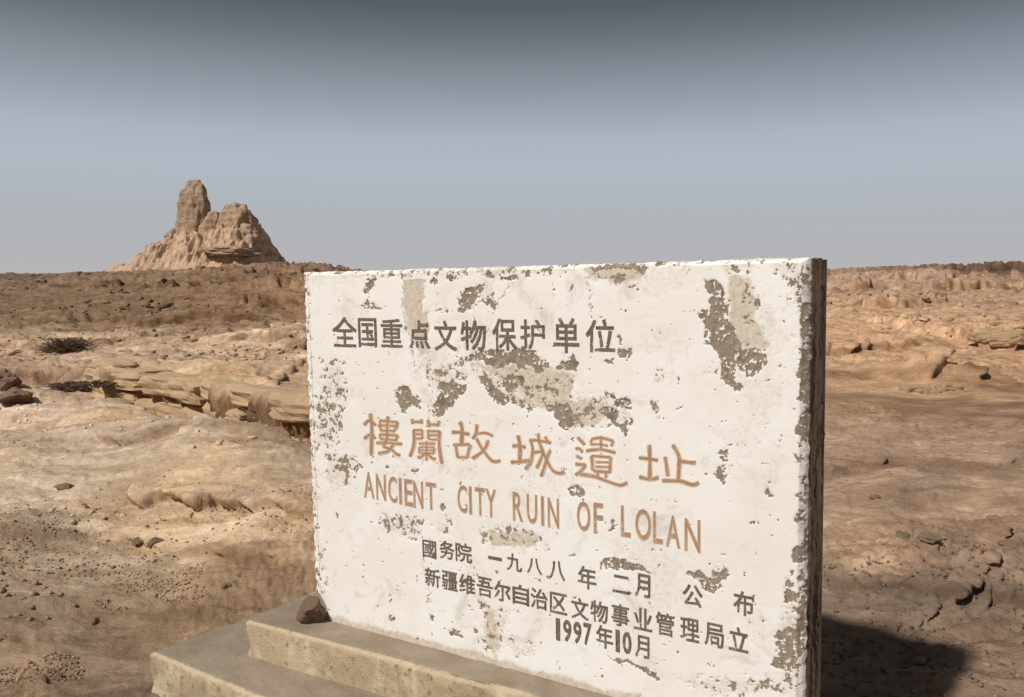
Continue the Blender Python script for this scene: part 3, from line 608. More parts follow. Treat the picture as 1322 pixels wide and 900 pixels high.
TITLE = [  # brush strokes: (points, width), in the carved layout of each sign
 ((460, 525), .0908, [([(200, 95), (222, 300), (212, 690)], 44), ([(112, 262), (185, 195), (275, 262)], 40), ([(112, 455), (190, 390)], 38), ([(238, 400), (272, 455)], 30),
   ([(450, 135), (442, 300), (440, 480)], 34), ([(330, 195), (460, 205), (592, 222)], 28), ([(338, 195), (348, 335)], 26), ([(592, 222), (545, 340)], 30), ([(300, 268), (450, 262), (600, 278)], 22), ([(340, 335), (550, 342)], 24),
   ([(325, 392), (592, 405)], 26), ([(335, 392), (345, 455)], 24), ([(592, 405), (560, 478)], 32), ([(340, 455), (565, 474)], 22), ([(285, 515), (420, 508), (652, 530)], 32), ([(430, 470), (392, 560), (500, 605), (570, 670), (628, 690)], 32), ([(525, 535), (460, 625), (310, 662)], 32)]),
 ((460, 525), .0908, [([(795, 170), (805, 245)], 40), ([(800, 212), (945, 214)], 30), ([(930, 175), (925, 245)], 28), ([(1020, 185), (1042, 290)], 38), ([(1030, 252), (1185, 252)], 28), ([(1182, 198), (1160, 272)], 36),
   ([(820, 330), (822, 520), (765, 712)], 40), ([(808, 332), (942, 330)], 26), ([(938, 332), (938, 452)], 24), ([(850, 388), (932, 388)], 18), ([(850, 450), (934, 450)], 20), ([(1022, 325), (1028, 455)], 30), ([(1022, 345), (1192, 350)], 28),
   ([(1186, 345), (1182, 560), (1218, 805)], 42), ([(1035, 402), (1172, 402)], 18), ([(1035, 462), (1172, 466)], 20), ([(890, 520), (1120, 522)], 22), ([(900, 575), (1112, 578)], 20), ([(898, 575), (895, 655)], 22), ([(1112, 578), (1100, 660)], 22),
   ([(895, 615), (1104, 618)], 15), ([(893, 655), (1102, 660)], 20), ([(1004, 485), (1000, 765)], 26), ([(988, 662), (920, 710), (868, 716)], 30), ([(1014, 662), (1070, 722), (1130, 746)], 30)]),
 ((570, 535), .0889, [([(265, 105), (300, 200), (292, 425)], 52), ([(150, 255), (280, 262), (410, 290)], 44), ([(165, 440), (410, 432)], 34), ([(205, 435), (236, 625)], 36), ([(422, 432), (372, 622)], 38), ([(228, 620), (380, 622)], 28),
   ([(515, 140), (505, 270), (452, 355)], 44), ([(515, 278), (640, 268), (750, 312)], 32), ([(680, 370), (620, 510), (450, 640)], 36), ([(508, 345), (600, 510), (738, 672), (858, 668)], 36)]),
 ((650, 545), .0889, [([(212, 190), (242, 350), (236, 570)], 50), ([(125, 345), (240, 340), (322, 368)], 40), ([(105, 578), (235, 572), (385, 552)], 42), ([(392, 255), (425, 380), (400, 560), (315, 685)], 38), ([(378, 262), (500, 262), (690, 302)], 32),
   ([(508, 160), (520, 280), (565, 400), (640, 575), (720, 700), (820, 738), (888, 712)], 38), ([(440, 440), (566, 432), (532, 560), (478, 665)], 32), ([(682, 405), (640, 500), (590, 660), (545, 785)], 38), ([(604, 205), (640, 270), (690, 300)], 32)]),
 ((735, 555), .0889, [([(120, 105), (222, 212)], 40), ([(92, 282), (135, 262), (192, 318)], 30), ([(105, 375), (180, 415)], 30), ([(88, 490), (245, 510)], 38), ([(238, 512), (160, 600), (85, 652)], 36), ([(150, 640), (350, 670), (560, 745), (740, 800), (845, 758)], 38),
   ([(318, 132), (460, 112), (645, 160)], 32), ([(320, 140), (322, 222)], 26), ([(640, 160), (612, 235)], 32), ([(325, 205), (460, 208), (560, 228)], 18), ([(460, 88), (460, 285)], 30), ([(245, 302), (450, 280), (672, 328)], 34), ([(325, 370), (342, 585)], 40),
   ([(322, 374), (605, 392)], 28), ([(602, 390), (585, 625)], 40), ([(350, 592), (585, 612)], 34), ([(380, 462), (575, 468)], 18), ([(380, 530), (575, 536)], 18), ([(410, 605), (416, 685)], 30), ([(532, 612), (532, 688)], 28)]),
 ((815, 565), .0889, [([(262, 100), (272, 350), (268, 605)], 52), ([(110, 290), (250, 305), (390, 328)], 46), ([(115, 565), (280, 605), (400, 572)], 44), ([(492, 275), (515, 420), (532, 560)], 44), ([(600, 100), (690, 262), (695, 400), (682, 605)], 52),
   ([(715, 340), (940, 365)], 48), ([(445, 622), (600, 622), (720, 628), (890, 680), (982, 648)], 46)])]
def title():
    root = bpy.data.objects.new('inscription', None); COL.objects.link(root); root.parent = stele; root['label'] = 'large faded red Chinese title in brush script'
    rn = random.Random(8)
    for (ox, oy), sc, strokes in TITLE:
        bm = bmesh.new(); q = 0; allp = []
        for pts, wd in strokes:
            P = [np.array((ox + a * sc, oy + b * sc)) for a, b in pts]
            dense = []
            for k in range(len(P) - 1):      # Catmull-Rom
                p0, p1, p2, p3 = P[max(0, k - 1)], P[k], P[k + 1], P[min(len(P) - 1, k + 2)]
                for t in np.linspace(0, 1, 8, endpoint=(k == len(P) - 2)):
                    dense.append(.5 * (2 * p1 + (p2 - p0) * t + (2 * p0 - 5 * p1 + 4 * p2 - p3) * t * t + (3 * p1 - p0 - 3 * p2 + p3) * t ** 3))
            n = len(dense); ph = rn.uniform(0, 6)
            for layer, extra in ((0, 3.0), (1, 0.2)):
                L_, R_ = [], []; dpt = -.0008 - .00002 * q - (.0009 if layer else 0)
                for k, p in enumerate(dense):
                    d = dense[min(k + 1, n - 1)] - dense[max(k - 1, 0)]; d = d / (np.linalg.norm(d) + 1e-9); nn = np.array((-d[1], d[0])); t = k / (n - 1)
                    endk = min(1, (t + .02) / .10, (1 - t + .02) / .10)
                    hw = (wd * sc * (.80 + .22 * abs(2 * t - 1) ** 2 + .10 * math.sin(t * 9 + ph)) * (.45 + .55 * endk) + extra) / 2
                    for sgn, dst in ((1, L_), (-1, R_)):
                        e = p + nn * hw * sgn + rn.uniform(-.15, .15); a_, b_ = on(*e); dst.append((a_, dpt, b_)); allp.append((a_, b_))
                vl = [bm.verts.new(v) for v in L_]; vr = [bm.verts.new(v) for v in R_]; nf = []
                for k in range(n - 1):
                    f = bm.faces.new((vl[k], vl[k + 1], vr[k + 1], vr[k])); f.material_index = layer; nf.append(f)
                e = bmesh.ops.extrude_face_region(bm, geom=nf)
                for g in e['geom']:
                    if isinstance(g, bmesh.types.BMVert): g.co.y += .0016
            q += 1
        c_ = np.mean(allp, 0); c0 = Vector((c_[0], 0, c_[1]))
        for v in bm.verts: v.co -= c0
        bmesh.ops.recalc_face_normals(bm, faces=bm.faces)
        me = bpy.data.meshes.new('character'); bm.to_mesh(me); bm.free(); me.materials.append(RED); me.materials.append(RED_CORE)
        o = bpy.data.objects.new('character', me); COL.objects.link(o); o.parent = root; o.location = c0
title()
L3 = [('A', 476.5, 626, 13), ('N', 492, 629, 12), ('C', 507, 632, 11), ('I', 517, 634, 3.2), ('E', 527.5, 636, 10), ('N', 540, 638.5, 12), ('T', 556.5, 640.5, 13), ('C', 597, 644, 12), ('I', 607.5, 646, 3.2), ('T', 620, 647.5, 12.5), ('Y', 634, 649.5, 13),
      ('R', 668.5, 654, 12.5), ('U', 687, 657, 13), ('I', 700.5, 659.5, 3.5), ('N', 714.5, 662, 14), ('O', 753.5, 666.5, 17), ('F', 772.5, 669, 12), ('L', 808, 673, 12), ('O', 830.5, 677, 20), ('L', 849.5, 681, 12), ('A', 869, 686, 18), ('N', 894, 691, 20)]
inscription([(c_, x, y, wd, 33 + (x - 476) * .02) for c_, x, y, wd in L3], RED, 'faded red English line', .006, RED_CORE, .032)
L4 = [('國', 554.5, 709, 17, 22), ('务', 577, 710, 18, 23), ('院', 598.5, 713.5, 20, 24), ('一', 639, 721, 17, 3.5), ('九', 664, 726, 19, 22), ('八', 690, 731, 19, 20), ('八', 719, 736.5, 20, 24), ('年', 758, 746, 23, 28), ('二', 802, 754.5, 22, 22), ('月', 829.5, 756, 19, 29), ('公', 894, 769, 25, 27), ('布', 960, 779, 26, 30)]
inscription(L4, GREY, 'grey Chinese line with the year and month of publication', .016)
L5 = [('新', 558.5, 745.5), ('疆', 580.5, 750), ('维', 603, 754.5), ('吾', 626, 758), ('尔', 648.5, 763.5), ('自', 672.5, 768), ('治', 696, 773), ('区', 721, 779), ('文', 748.5, 786), ('物', 773.5, 790), ('事', 801, 794.5), ('业', 830, 799.5), ('管', 858.5, 806), ('理', 890.5, 813), ('局', 922, 820), ('立', 953.5, 825.5)]
inscription([(c_, x, y, 19 + (x - 558) * .014, 23 + (x - 558) * .018) for c_, x, y in L5], GREY, 'grey Chinese line naming the office that set up the tablet', .016)
L6 = [('1', 720.5, 812.5, 5), ('9', 732.5, 814.5, 10), ('9', 745.5, 817, 10), ('7', 758.5, 819, 10), ('年', 780.5, 822.5, 21), ('1', 797.5, 827.5, 5), ('0', 809.5, 830, 11), ('月', 829, 835, 18)]
inscription([(c_, x, y, wd, 28) for c_, x, y, wd in L6], GREY, 'grey date line at the bottom of the tablet', .018, None, .018)

# base steps (parts of the stele)
def block(name, corners_bot, z_bot, z_top, res, wob, parent, seed, edge_r=.018):
    """rough cast block from a plan outline (4 corners, x along the face, y into the slab) between two heights"""
    P = [np.array(p, float) for p in corners_bot]
    nx = max(4, int(np.linalg.norm(P[1] - P[0]) / res)); ny = max(4, int(np.linalg.norm(P[3] - P[0]) / res)); nz = max(4, int((z_top - z_bot) / res))
    V = []; Fc = []; off = 0; E_ = []; T_ = []
    def lay(nu, nv, fn, top):
        nonlocal off
        s, t = np.meshgrid(np.linspace(0, 1, nu), np.linspace(0, 1, nv), indexing='ij'); s = s.ravel(); t = t.ravel(); p = fn(s, t)
        V.append(p); Fc.append(grid_faces(nu, nv, off)); off += len(p)
        T_.append(np.full(len(p), top)); 
    def bl(s, t): return (P[0] * ((1 - s) * (1 - t))[:, None] + P[1] * (s * (1 - t))[:, None] + P[2] * (s * t)[:, None] + P[3] * ((1 - s) * t)[:, None])
    lay(nx, ny, lambda s, t: np.c_[bl(s, t), np.full(len(s), z_top)], 1.)
    lay(nx, nz, lambda s, t: np.c_[bl(s, s * 0), z_bot + (z_top - z_bot) * t], 0.)
    lay(ny, nz, lambda s, t: np.c_[bl(s * 0, s), z_bot + (z_top - z_bot) * t], 0.)
    lay(ny, nz, lambda s, t: np.c_[bl(s * 0 + 1, s), z_bot + (z_top - z_bot) * t], 0.)
    lay(nx, nz, lambda s, t: np.c_[bl(s, s * 0 + 1), z_bot + (z_top - z_bot) * t], 0.)
    V = np.concatenate(V); Fc = np.concatenate(Fc)
    cen = np.append(sum(P) / 4, (z_bot + z_top) / 2)
    # rounded, chipped arrises: pull in where two outer planes meet
    def dl(a, b):
        e = (b - a) / np.linalg.norm(b - a); return np.abs((V[:, 0] - a[0]) * e[1] - (V[:, 1] - a[1]) * e[0])
    ds = [dl(P[0], P[1]), dl(P[1], P[2]), dl(P[2], P[3]), dl(P[3], P[0]), np.abs(V[:, 2] - z_top)]
    D = np.sort(np.stack(ds), axis=0); e1 = D[1]
    nz3 = fbm(V[:, 0] * 7 + V[:, 2] * 9 + seed, V[:, 1] * 7 - V[:, 2] * 8, seed, 5, .62)
    nf = fbm(V[:, 0] * 30 + V[:, 2] * 33, V[:, 1] * 30 - V[:, 2] * 27, seed + 9, 3, .6)
    chip = np.clip(1 - e1 / (edge_r * (1.2 + 1.6 * np.clip(nz3, -.5, 1))), 0, 1)
    d = cen - V; d /= np.linalg.norm(d, axis=1)[:, None]
    V = V + d * (chip ** 2 * edge_r * .9)[:, None] + d * ((nz3 * wob + nf * wob * .35))[:, None]
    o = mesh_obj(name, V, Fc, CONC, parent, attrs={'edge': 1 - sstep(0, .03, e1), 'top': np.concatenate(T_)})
    bm = bmesh.new(); bm.from_mesh(o.data); bmesh.ops.remove_doubles(bm, verts=bm.verts, dist=.0004); bmesh.ops.recalc_face_normals(bm, faces=bm.faces); bm.to_mesh(o.data); bm.free()
    return o
b0 = -1.268; h1 = .135
a0, c0 = onb(316, 801, b0); a1, c1 = onb(652, 890, b0)
UL = (a0, -c0); UR = (1.78, -(c0 + (c1 - c0) / (a1 - a0) * (1.78 - a0)))
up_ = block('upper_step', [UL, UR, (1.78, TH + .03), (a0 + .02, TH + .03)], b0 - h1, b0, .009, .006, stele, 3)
b1_ = b0 - h1
a0, c0 = onb(192, 842, b1_); a1, c1 = onb(330, 899, b1_); a2, c2 = onb(298, 803, b1_)
sl_ = (c1 - c0) / (a1 - a0)
LL = (a0, -c0); LR = (1.82, -(c0 + sl_ * (1.82 - a0)))
dv = np.array([a2 - a0, -(c2 - c0)]); dv /= np.linalg.norm(dv)
LT = (a0 + dv[0] * .95, -c0 + dv[1] * .95)
print('steps', UL, UR, LL, LR, LT, 'ground z at corner', O + a0 * r_ + b1_ * u_ + c0 * n_)
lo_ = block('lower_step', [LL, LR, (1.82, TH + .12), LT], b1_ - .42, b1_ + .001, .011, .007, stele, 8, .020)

# ------------------------------------------------------------------ rocks
def rock_mesh(seed, sub=3, flat=1.0, rough=.35, cuts=7, lo=.55):
    bm = bmesh.new(); bmesh.ops.create_icosphere(bm, subdivisions=sub, radius=1)
    rnd = random.Random(seed); pl = []
    for k in range(cuts):
        v = Vector((rnd.gauss(0, 1), rnd.gauss(0, 1), rnd.gauss(0, .8))).normalized(); pl.append((v, rnd.uniform(lo, .85)))
    o = Vector((seed * 3.1, seed * 1.7, 0))
    for v in bm.verts:
        p = v.co.copy()
        for nn, dd_ in pl:
            q = p.dot(nn)
            if q > dd_: p -= nn * (q - dd_) * .9
        k = 1 + rough * .35 * mnoise.fractal(p * 1.7 + o, .8, 2.1, 4) + rough * .12 * mnoise.noise(p * 6 + o)
        v.co = Vector((p.x * k, p.y * k, p.z * k * flat))
    me = bpy.data.meshes.new('stone'); bm.to_mesh(me); bm.free()
    return me
def rock(name, me, loc, size, rot, mat, label, cat, group=None, parent=None):
    m2 = me if me.materials and me.materials[0] == mat else me.copy()
    if not m2.materials: m2.materials.append(mat)
    o = bpy.data.objects.new(name, m2); COL.objects.link(o); o.location = loc; o.scale = size; o.rotation_euler = rot
    if parent: o.parent = parent
    else: tag(o, label, cat, group)
    return o
# stone wedged at the foot of the tablet
P = O + .035 * r_ + (b0 + .045) * u_ + .035 * n_
me = rock_mesh(5, 4, 1, .6, 12, .45)
rock('stone', me, P, (.066, .05, .056), (.1, .1, R(-25)), CLAY_RED, 'brown stone wedged on the step at the lower left corner of the tablet', 'stone')

# ------------------------------------------------------------------ distant ruin
DM = 92.0; mpp = DM / F
def mp(px, py, dy=0): P = EYE + ray(px, py) * (DM + dy); return P
ruin = thing('ruined_tower', 'tall eroded mud-brick ruin with two peaks on the distant hill', 'ruin', tuple(mp(262, 352)))
prof_x = [140, 150, 168, 185, 200, 210, 222, 234, 246, 262, 272, 282, 292, 305, 318, 328, 336, 344, 352, 366, 382, 396, 408]
prof_h = [-8, -4, 8, 20, 32, 44, 54, 58, 64, 66, 70, 74, 72, 74, 74, 62, 44, 26, 14, 12, 13, 6, -6]
nx, ny = 260, 170
gx, gy = np.meshgrid(np.linspace(138, 410, nx), np.linspace(-11, 9, ny), indexing='ij'); gx = gx.ravel(); gy = gy.ravel()
gxn = gx + 3.5 * fbm(gx * .035, gy * .12, 201, 3, .5)
hh = np.interp(gxn, prof_x, prof_h) * mpp
yf = gy - 1.0 * fbm(gx * .03, gy * .1, 211, 3, .5)
half = np.where(yf < 0, 10.5, 8.5); q = np.clip(np.abs(yf) / half, 0, 1)
shape = (1 - q ** 1.15) 
steep = sstep(-7.5, -1.5, yf) * .55 + .45 * shape
hh = hh * (1 - q ** 1.7)
gul = np.abs(fbm(gx * .045 + gy * .05, gy * .13, 221, 3, .5)); hh = hh * 1.04 + .3 - 1.3 * gul * sstep(1.0, 4, hh) 
T = (hh + .6 * fbm(gx * .02, gy * .1, 231, 3)) / 1.3; k = np.floor(T); hh = .7 * hh + .3 * ((k + sstep(.1, .6, T - k)) * 1.3)
hh = hh - .7 * np.abs(fbm(gx * .11, gy * .35, 236, 4, .6)) * sstep(.5, 2, hh)
hh = hh + .16 * fbm(gx * .14, gy * .9, 241, 4, .6) - 1.1 * (q > .98)
xw = (gx - 262) * mpp + .95
V = np.c_[xw, gy, hh - .3]
mesh_obj('earthen_mound', V, grid_faces(nx, ny), CLAY_MOUND, ruin)
def tower_part(name, px, py, wpx, hpx, dpt, dy, seed, squash=1.0, top=.5):
    bm = bmesh.new(); bmesh.ops.create_icosphere(bm, subdivisions=5, radius=1)
    o_ = Vector((seed * 5.3, seed * 2.1, seed))
    for v in bm.verts:
        p = v.co.copy(); sgn = lambda t, e: math.copysign(abs(t) ** e, t)
        x, y, z = sgn(p.x, .82), sgn(p.y, .82), sgn(p.z, .78)
        tp = 1 - (1 - top) * max(0, (z + .2)) ** 1.6 * .6
        k = 1 + .24 * mnoise.fractal(p * 1.6 + o_, .9, 2.1, 5) - .10 * abs(mnoise.noise(Vector((p.x * 3, p.y * 3, p.z * .8)) + o_))
        lay_ = (.03 if hpx > 20 else .006) * math.sin(z * 22 + mnoise.noise(p * 2 + o_) * 3)
        fl = 1 + .15 * max(0, -z) ; rr0 = max(.25, math.hypot(x, y)) if z < 0 else 1; x /= rr0 ** .6; y /= rr0 ** .6
        v.co = Vector((x * tp * fl * (k + lay_), y * tp * fl * (k + lay_), z * (1 + (k - 1) * .5)))
    for v in bm.verts: v.co = Vector((v.co.x * wpx / 2 * mpp, v.co.y * dpt, v.co.z * hpx / 2 * mpp))
    me = bpy.data.meshes.new(name); bm.to_mesh(me); bm.free(); me.materials.append(CLAY_RUIN)
    for p in me.polygons: p.use_smooth = True
    o = bpy.data.objects.new(name, me); COL.objects.link(o); o.parent = ruin
    o.location = ((px - 661) * (DM + dy) / F - (262 - 661) * mpp, dy, (352 - py) * mpp); return o
tower_part('standing_pillar', 254, 281, 40, 86, 1.9, -1.8, 1, top=.72)
tower_part('standing_pillar', 308, 298, 50, 68, 2.4, -2.2, 2, top=.6)
tower_part('wall_remnant', 279, 308, 36, 64, 2.0, -2.8, 3, top=.5)
tower_part('wall_remnant', 226, 312, 18, 30, 1.4, -2.4, 4, top=.4)
tower_part('wall_remnant', 318, 318, 40, 50, 1.6, -4.0, 6, top=.8)
tower_part('brick_platform', 298, 327, 60, 13, 2.4, -7.4, 5, top=1)
tower_part('wall_remnant', 197, 326, 10, 16, .8, -3.0, 7, top=.4)

# ------------------------------------------------------------------ ledges built of blocks
rnd = random.Random(11)
def slab_mesh(seed):
    bm = bmesh.new(); bmesh.ops.create_cube(bm, size=2); bmesh.ops.subdivide_edges(bm, edges=bm.edges[:], cuts=7, use_grid_fill=True)
    rn = random.Random(seed); o = Vector((seed * 2.3, seed * 1.1, seed)); kx = rn.uniform(-.25, .25); ky = rn.uniform(-.25, .25)
    for v in bm.verts:
        p = v.co.copy(); L = (abs(p.x) ** 7 + abs(p.y) ** 7 + abs(p.z) ** 7) ** (1 / 7); p = p / L * max(abs(p.x), abs(p.y), abs(p.z))
        k = 1 + .22 * mnoise.fractal(p * .9 + o, .8, 2.1, 4) - .06 * (math.sin(p.z * 9 + kx * 9) > .4)
        v.co = Vector((p.x * k + kx * p.y, p.y * k + ky * p.x, p.z * (1 + .15 * mnoise.noise(p + o))))
    me = bpy.data.meshes.new('block'); bm.to_mesh(me); bm.free(); return me
PRO = [slab_mesh(50 + k) for k in range(8)]
for me in PRO:
    me.materials.append(CLAY)
PRO_T = [p.copy() for p in PRO]
for me in PRO_T: me.materials.clear(); me.materials.append(CLAY_TAN)
PRO_R = [rock_mesh(150 + k, 3, 1, 1.0, 14) for k in range(8)]
for me in PRO_R: me.materials.clear(); me.materials.append(STONE)
def ledge(name, label, pts, n, size, mat_set, tall=1.0):
    root = None
    for i in range(n):
        t = i / max(1, n - 1) * (len(pts) - 1); k = min(int(t), len(pts) - 2); f = t - k
        px = pts[k][0] * (1 - f) + pts[k + 1][0] * f + rnd.uniform(-3, 3); py = pts[k][1] * (1 - f) + pts[k + 1][1] * f + rnd.uniform(-3, 3)
        P = gp(px, py)
        if root is None: root = thing(name, label, 'rock ledge', tuple(P))
        s = size * rnd.uniform(.6, 1.25)
        o = bpy.data.objects.new('block', mat_set[rnd.randrange(len(mat_set))]); COL.objects.link(o); o.parent = root
        o.location = Vector(P) - root.location + Vector((0, 0, s * -.05)); o.scale = (s * rnd.uniform(.9, 1.8), s * rnd.uniform(.6, .9), s * rnd.uniform(.35, .6) * tall)
        o.rotation_euler = (rnd.uniform(-.15, .15), rnd.uniform(-.15, .15), rnd.uniform(-.5, .5))
    return root
def cliff(label, x0, x1, wlo, whi):
    """two courses of clay blocks standing along the scarp, the lower one set back"""
    xs = np.arange(x0, x1, .06); line = []
    ps = np.array(SCARPS[0][0])
    for x in xs:
        yc = float(np.interp(x, ps[:, 0], ps[:, 1])); yy = np.arange(yc - .7, yc + .9, .04); zz_ = terrain(np.full(yy.shape, x), yy)
        g = zz_[6:] - zz_[:-6]; k = int(np.argmax(g)); line.append((x, yy[k + 3], zz_[max(0, k - 4)], zz_[min(len(yy) - 1, k + 10)]))
    line = np.array(line); line[:, 1] = np.convolve(np.pad(line[:, 1], 4, 'edge'), np.ones(9) / 9, 'valid')
    root = thing('rock_ledge', label, 'rock ledge', (float(line[0, 0]), float(line[0, 1]), float(line[0, 2])))
    for course in (0, 1):
        x = x0
        while x < x1 - .1:
            w_ = rnd.uniform(wlo, whi); xm = x + w_ / 2; k = int(np.clip((xm - x0) / .06, 1, len(line) - 2)); y_, zf, zt = line[k, 1:]
            dy = (line[k + 1, 1] - line[k - 1, 1]) / .12; ang = math.atan(np.clip(dy, -1, 1)); hgt = max(.14, zt - zf)
            if course == 0: zc, hz, back = zt - hgt * .22, hgt * .30, rnd.uniform(-.05, .02)
            else: zc, hz, back = zf + hgt * .16, hgt * .30, rnd.uniform(.03, .10)
            o = bpy.data.objects.new('block', PRO[rnd.randrange(8)]); COL.objects.link(o); o.parent = root
            dep_ = rnd.uniform(.16, .24); o.location = Vector((xm, y_ + back + dep_ * .55, zc + rnd.uniform(-.012, .012))) - root.location
            o.scale = (w_ * .50 / math.cos(ang), dep_, hz); o.rotation_euler = (rnd.uniform(-.05, .05), rnd.uniform(-.05, .05), ang + rnd.uniform(-.08, .08)); x += w_ * (.96 if course else .93)
    return root
_xs = SCARPS[0][0]
cliff('long ochre ledge of clay blocks running down to the left side of the tablet', _xs[0][0] - .2, _xs[5][0] + .1, .22, .62)
ledge('rock_ledge', 'low row of broken clay blocks at the foot of the small mound on the right', [(1166, 504), (1184, 503), (1200, 508), (1218, 504), (1238, 500)], 18, .07, PRO_T, 1.5)
ledge('rock_ledge', 'broken rim of clay blocks at the right edge of the picture above the smooth sand', [(1262, 436), (1282, 438), (1318, 440)], 10, .16, PRO_T)
# big lone stones
for px, py, s, lab in [(6, 500, .23, 'reddish boulder cut by the left edge of the picture'), (12, 519, .17, 'low reddish boulder just below the bigger one at the left edge')]:
    P = gp(px, py); rock('boulder', rock_mesh(int(px) + 9, 4, 1, .9, 12, .4), (P[0], P[1], P[2] + s * .25), (s * 1.1, s, s * .6), (0, 0, 1), CLAY_RED, lab, 'boulder')
for px, py, s, lab in [(310, 743, .030, 'dark flat stone higher of the pair on bare soil left of the tablet'), (291, 757, .034, 'dark flat stone lower of the pair on bare soil left of the tablet'),
                       (178, 700, .045, 'dark stone on the pale slope, leftmost of two close together'), (200, 702, .05, 'dark stone on the pale slope, rightmost of two close together'), (85, 630, .06, 'small dark stone on the bright crust at far left'),
                       (1165, 694, .06, 'dark stone right of the tablet, leftmost of two side by side'), (1200, 697, .065, 'dark stone right of the tablet, rightmost of two side by side'), (1310, 706, .07, 'dark low stone by the right edge of the picture'),
                       (1130, 643, .04, 'small dark stone on the flat ground near the right side of the tablet'), (72, 878, .04, 'dark stone in the rubble at the bottom left'), (120, 805, .04, 'dark stone in the gravel patch left of the steps'), (1186, 855, .045, 'grey stone lying in the shadow of the tablet')]:
    P = gp(px, py); rock('stone', PRO_R[rnd.randrange(8)], (P[0], P[1], P[2] + s * .15), (s * 1.0, s * .7, s * .45), (0, 0, rnd.uniform(-1, 1)), STONE, lab, 'stone')

# scattered clods and gravel: one countless mass
def tone_at(x, y):
    P = warp2(x, y); a_ = np.zeros((len(x), 3)); w_ = np.zeros(len(x))
    for k in range(len(TP)):
        ww = 1 / (((P - TW[k]) ** 2).sum(1) + .004) ** 1.7; a_ += ww[:, None] * TC[k]; w_ += ww
    return a_ / w_[:, None] * np.array([1.25, 1.28, 1.30])
def scatter(name, spots, mat, seed, sub=1, lng=1.0, swing=6.28, tint=(.55, 1.0)):
    rg = np.random.default_rng(seed); protos = []
    for k in range(6):
        me = rock_mesh(300 + seed * 10 + k, sub, 1, .8, 9, .30)
        protos.append((np.array([v.co[:] for v in me.vertices]), np.array([p.vertices[:] for p in me.polygons]))); bpy.data.meshes.remove(me)
    V = []; Fc = []; off = 0; TT = []; tones = tone_at(spots[:, 0], spots[:, 1])
    zc = terrain(spots[:, 0], spots[:, 1])
    for (x, y, s), z in zip(spots, zc):
        v, f = protos[rg.integers(6)]; a = rg.uniform(-.5, .5) * swing + .2; cs, sn = math.cos(a), math.sin(a)
        sxx, syy, szz = s * rg.uniform(.9, 1.6) * lng, s * rg.uniform(.7, 1.1), s * rg.uniform(.45, .85)
        q = v * (sxx, syy, szz); V.append(np.c_[q[:, 0] * cs - q[:, 1] * sn + x, q[:, 0] * sn + q[:, 1] * cs + y, q[:, 2] + z + szz * .25]); Fc.append(f + off); off += len(v)
        TT.append(np.repeat(tones[len(TT)][None] * rg.uniform(*tint), len(v), 0))
    o = mesh_obj(name, np.concatenate(V), np.concatenate(Fc), mat, smooth=False, attrs={'tone': np.concatenate(TT)}); o['kind'] = 'stuff'; return o
rg = np.random.default_rng(4)
def cloud(n, dmin, dmax, px0, px1, smin, smax, thr, seed, freq=.5):
    D = np.exp(rg.uniform(math.log(dmin), math.log(dmax), n)); px = rg.uniform(px0, px1, n)
    x = (px - 661) / F * D; y = D; k = gnoise(x * freq, y * freq * 1.6, seed) > thr
    s = np.exp(rg.uniform(math.log(smin), math.log(smax), n)) 
    return np.c_[x, y, s][k]
a = cloud(9000, 2.4, 4.6, -150, 430, .002, .010, .0, 5, 1.3); b = cloud(2600, 3, 9, -200, 430, .004, .014, .1, 6)
c = cloud(3600, 2.4, 9, 1000, 1500, .003, .013, .0, 7); d = cloud(900, 2.6, 4.2, 1040, 1400, .005, .018, -.1, 8)
e = cloud(1600, 9, 24, -150, 430, .02, .07, .1, 9, .25)
sp_ = np.concatenate([a, b, c, d, e])
rb = cloud(16000, 2.45, 4.0, -80, 260, .002, .009, .02, 55, 2.6); rb = rb[gnoise(rb[:, 0] * 1.1, rb[:, 1] * 1.7, 57) > -.12 + .25 * np.abs(rb[:, 1] - 3.1)]; sp2_ = rb
# keep off the base of the stele
rel = np.c_[sp_[:, :2], np.zeros(len(sp_))] - np.array([O[0], O[1], 0]); la = rel @ np.array([r_[0], r_[1], 0]); ln = rel @ np.array([n_[0], n_[1], 0])
sp_ = sp_[~((la > -1.0) & (la < 2.5) & (ln < .75) & (ln > -.9))]
scatter('gravel', sp_, CLOD, 1, tint=(.4, .95))
scatter('rubble', sp2_, CLOD, 5, tint=(.35, 1.5))
f = cloud(1500, 9, 26, -200, 430, .015, .07, .12, 19, .2); g = cloud(1300, 13, 45, 1000, 1500, .02, .12, .15, 20, .15); h = cloud(1300, 22, 60, -150, 460, .03, .16, .0, 21, .1); i_ = cloud(400, 30, 62, 340, 460, .04, .14, -.4, 22, .1)
scatter('clay_clods', np.concatenate([f, g, h, i_]), CLOD, 2, 1, 1.35, 3, (.5, 1.0))
cc_ = cloud(1500, 2.6, 9, -200, 430, .008, .03, .1, 29, .8)
rel = np.c_[cc_[:, :2], np.zeros(len(cc_))] - np.array([O[0], O[1], 0]); la = rel @ np.array([r_[0], r_[1], 0]); ln = rel @ np.array([n_[0], n_[1], 0])
scatter('crust_fragments', cc_[~((la > -1.0) & (la < 2.5) & (ln < .75) & (ln > -.9))], CLOD, 3, tint=(.9, 1.15))

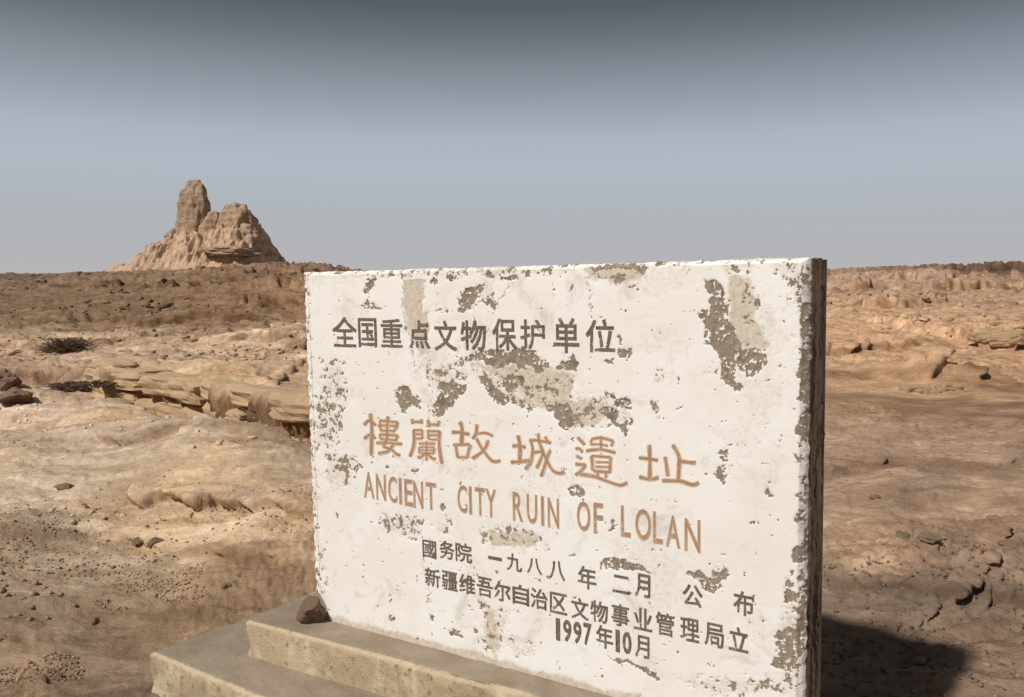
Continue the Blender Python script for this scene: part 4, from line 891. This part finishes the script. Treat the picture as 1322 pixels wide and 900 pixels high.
# ------------------------------------------------------------------ dry brush
def tube(bm, pts, r0, r1, sides=5):
    prev = None
    for k, p in enumerate(pts):
        t = k / (len(pts) - 1); rad = r0 * (1 - t) + r1 * t
        dirv = (pts[min(k + 1, len(pts) - 1)] - pts[max(k - 1, 0)]).normalized(); a_ = dirv.orthogonal().normalized(); b_ = dirv.cross(a_)
        ring = [bm.verts.new(p + (a_ * math.cos(6.283 * j / sides) + b_ * math.sin(6.283 * j / sides)) * rad) for j in range(sides)]
        if prev:
            for j in range(sides): bm.faces.new((prev[j], prev[(j + 1) % sides], ring[(j + 1) % sides], ring[j]))
        prev = ring
def brush(name, px, py, width, height, n, label, cat, rad=.012, droop=.5, seed=1):
    P = gp(px, py); root = thing(name, label, cat, tuple(P)); rn = random.Random(seed)
    for part, cnt, rr_ in [('stem', 1, rad * 2)] * 5 + [('twig', n, rad)]:
        bm = bmesh.new()
        for k in range(cnt):
            p = Vector((rn.gauss(0, width * .12), rn.gauss(0, .1), 0)); a_ = rn.uniform(0, 6.28); d_ = Vector((math.cos(a_), math.sin(a_) * .7, rn.uniform(.1, .9))).normalized()
            L = rn.uniform(.35, 1) * width * .5; pts = [p.copy()]
            for s_ in range(6):
                p = p + d_ * L / 6; p.z = max(p.z, -.02); p.z = min(p.z, height); pts.append(p.copy()); d_ = (d_ + Vector((rn.gauss(0, .25), rn.gauss(0, .25), rn.gauss(-.1 * droop, .25)))).normalized()
            tube(bm, pts, rr_, rr_ * .3)
        me = bpy.data.meshes.new(part); bm.to_mesh(me); bm.free(); me.materials.append(WOOD)
        o = bpy.data.objects.new(part, me); COL.objects.link(o); o.parent = root
        if part == 'twig': o['kind'] = 'stuff'
    return root
brush('dead_shrub', 86, 452, .95, .20, 420, 'dark dead shrub on pale sand below the brown slope at left', 'shrub', .009, seed=2)
brush('lip_shade_branches', 92, 502, .62, .06, 160, 'dark branches added for the shade under the lip at the head of the clay ledge', 'branches', .009, 1, seed=3)  # both branch piles are made up, standing in for shade under the ledge lip
brush('lip_shade_branches', 138, 497, .40, .05, 110, 'short dark branches added for the same lip shade, beside the right end of the longer ones', 'branches', .008, 1, seed=4)

# far marker post on the left skyline
P = gp(102, 357.5)
pt = thing('marker_post', 'tiny dark post standing on the skyline left of the ruin', 'post', tuple(P))
bm = bmesh.new(); s_ = P[1] / F
tube(bm, [Vector((0, 0, -.3)), Vector((0, 0, 3.5 * s_)), Vector((.1 * s_, 0, 6 * s_))], s_ * 1.1, s_ * .9, 8)
me = bpy.data.meshes.new('post'); bm.to_mesh(me); bm.free(); me.materials.append(WOOD); o = bpy.data.objects.new('post', me); COL.objects.link(o); o.parent = pt
bm = bmesh.new(); bmesh.ops.create_cube(bm, size=1)
for v in bm.verts: v.co = Vector((v.co.x * 3.4 * s_ * (1 - .2 * v.co.z), v.co.y * s_ * 1.6, v.co.z * 2 * s_ + 5 * s_))
me = bpy.data.meshes.new('cap_stone'); bm.to_mesh(me); bm.free(); me.materials.append(WOOD); o = bpy.data.objects.new('cap_stone', me); COL.objects.link(o); o.parent = pt
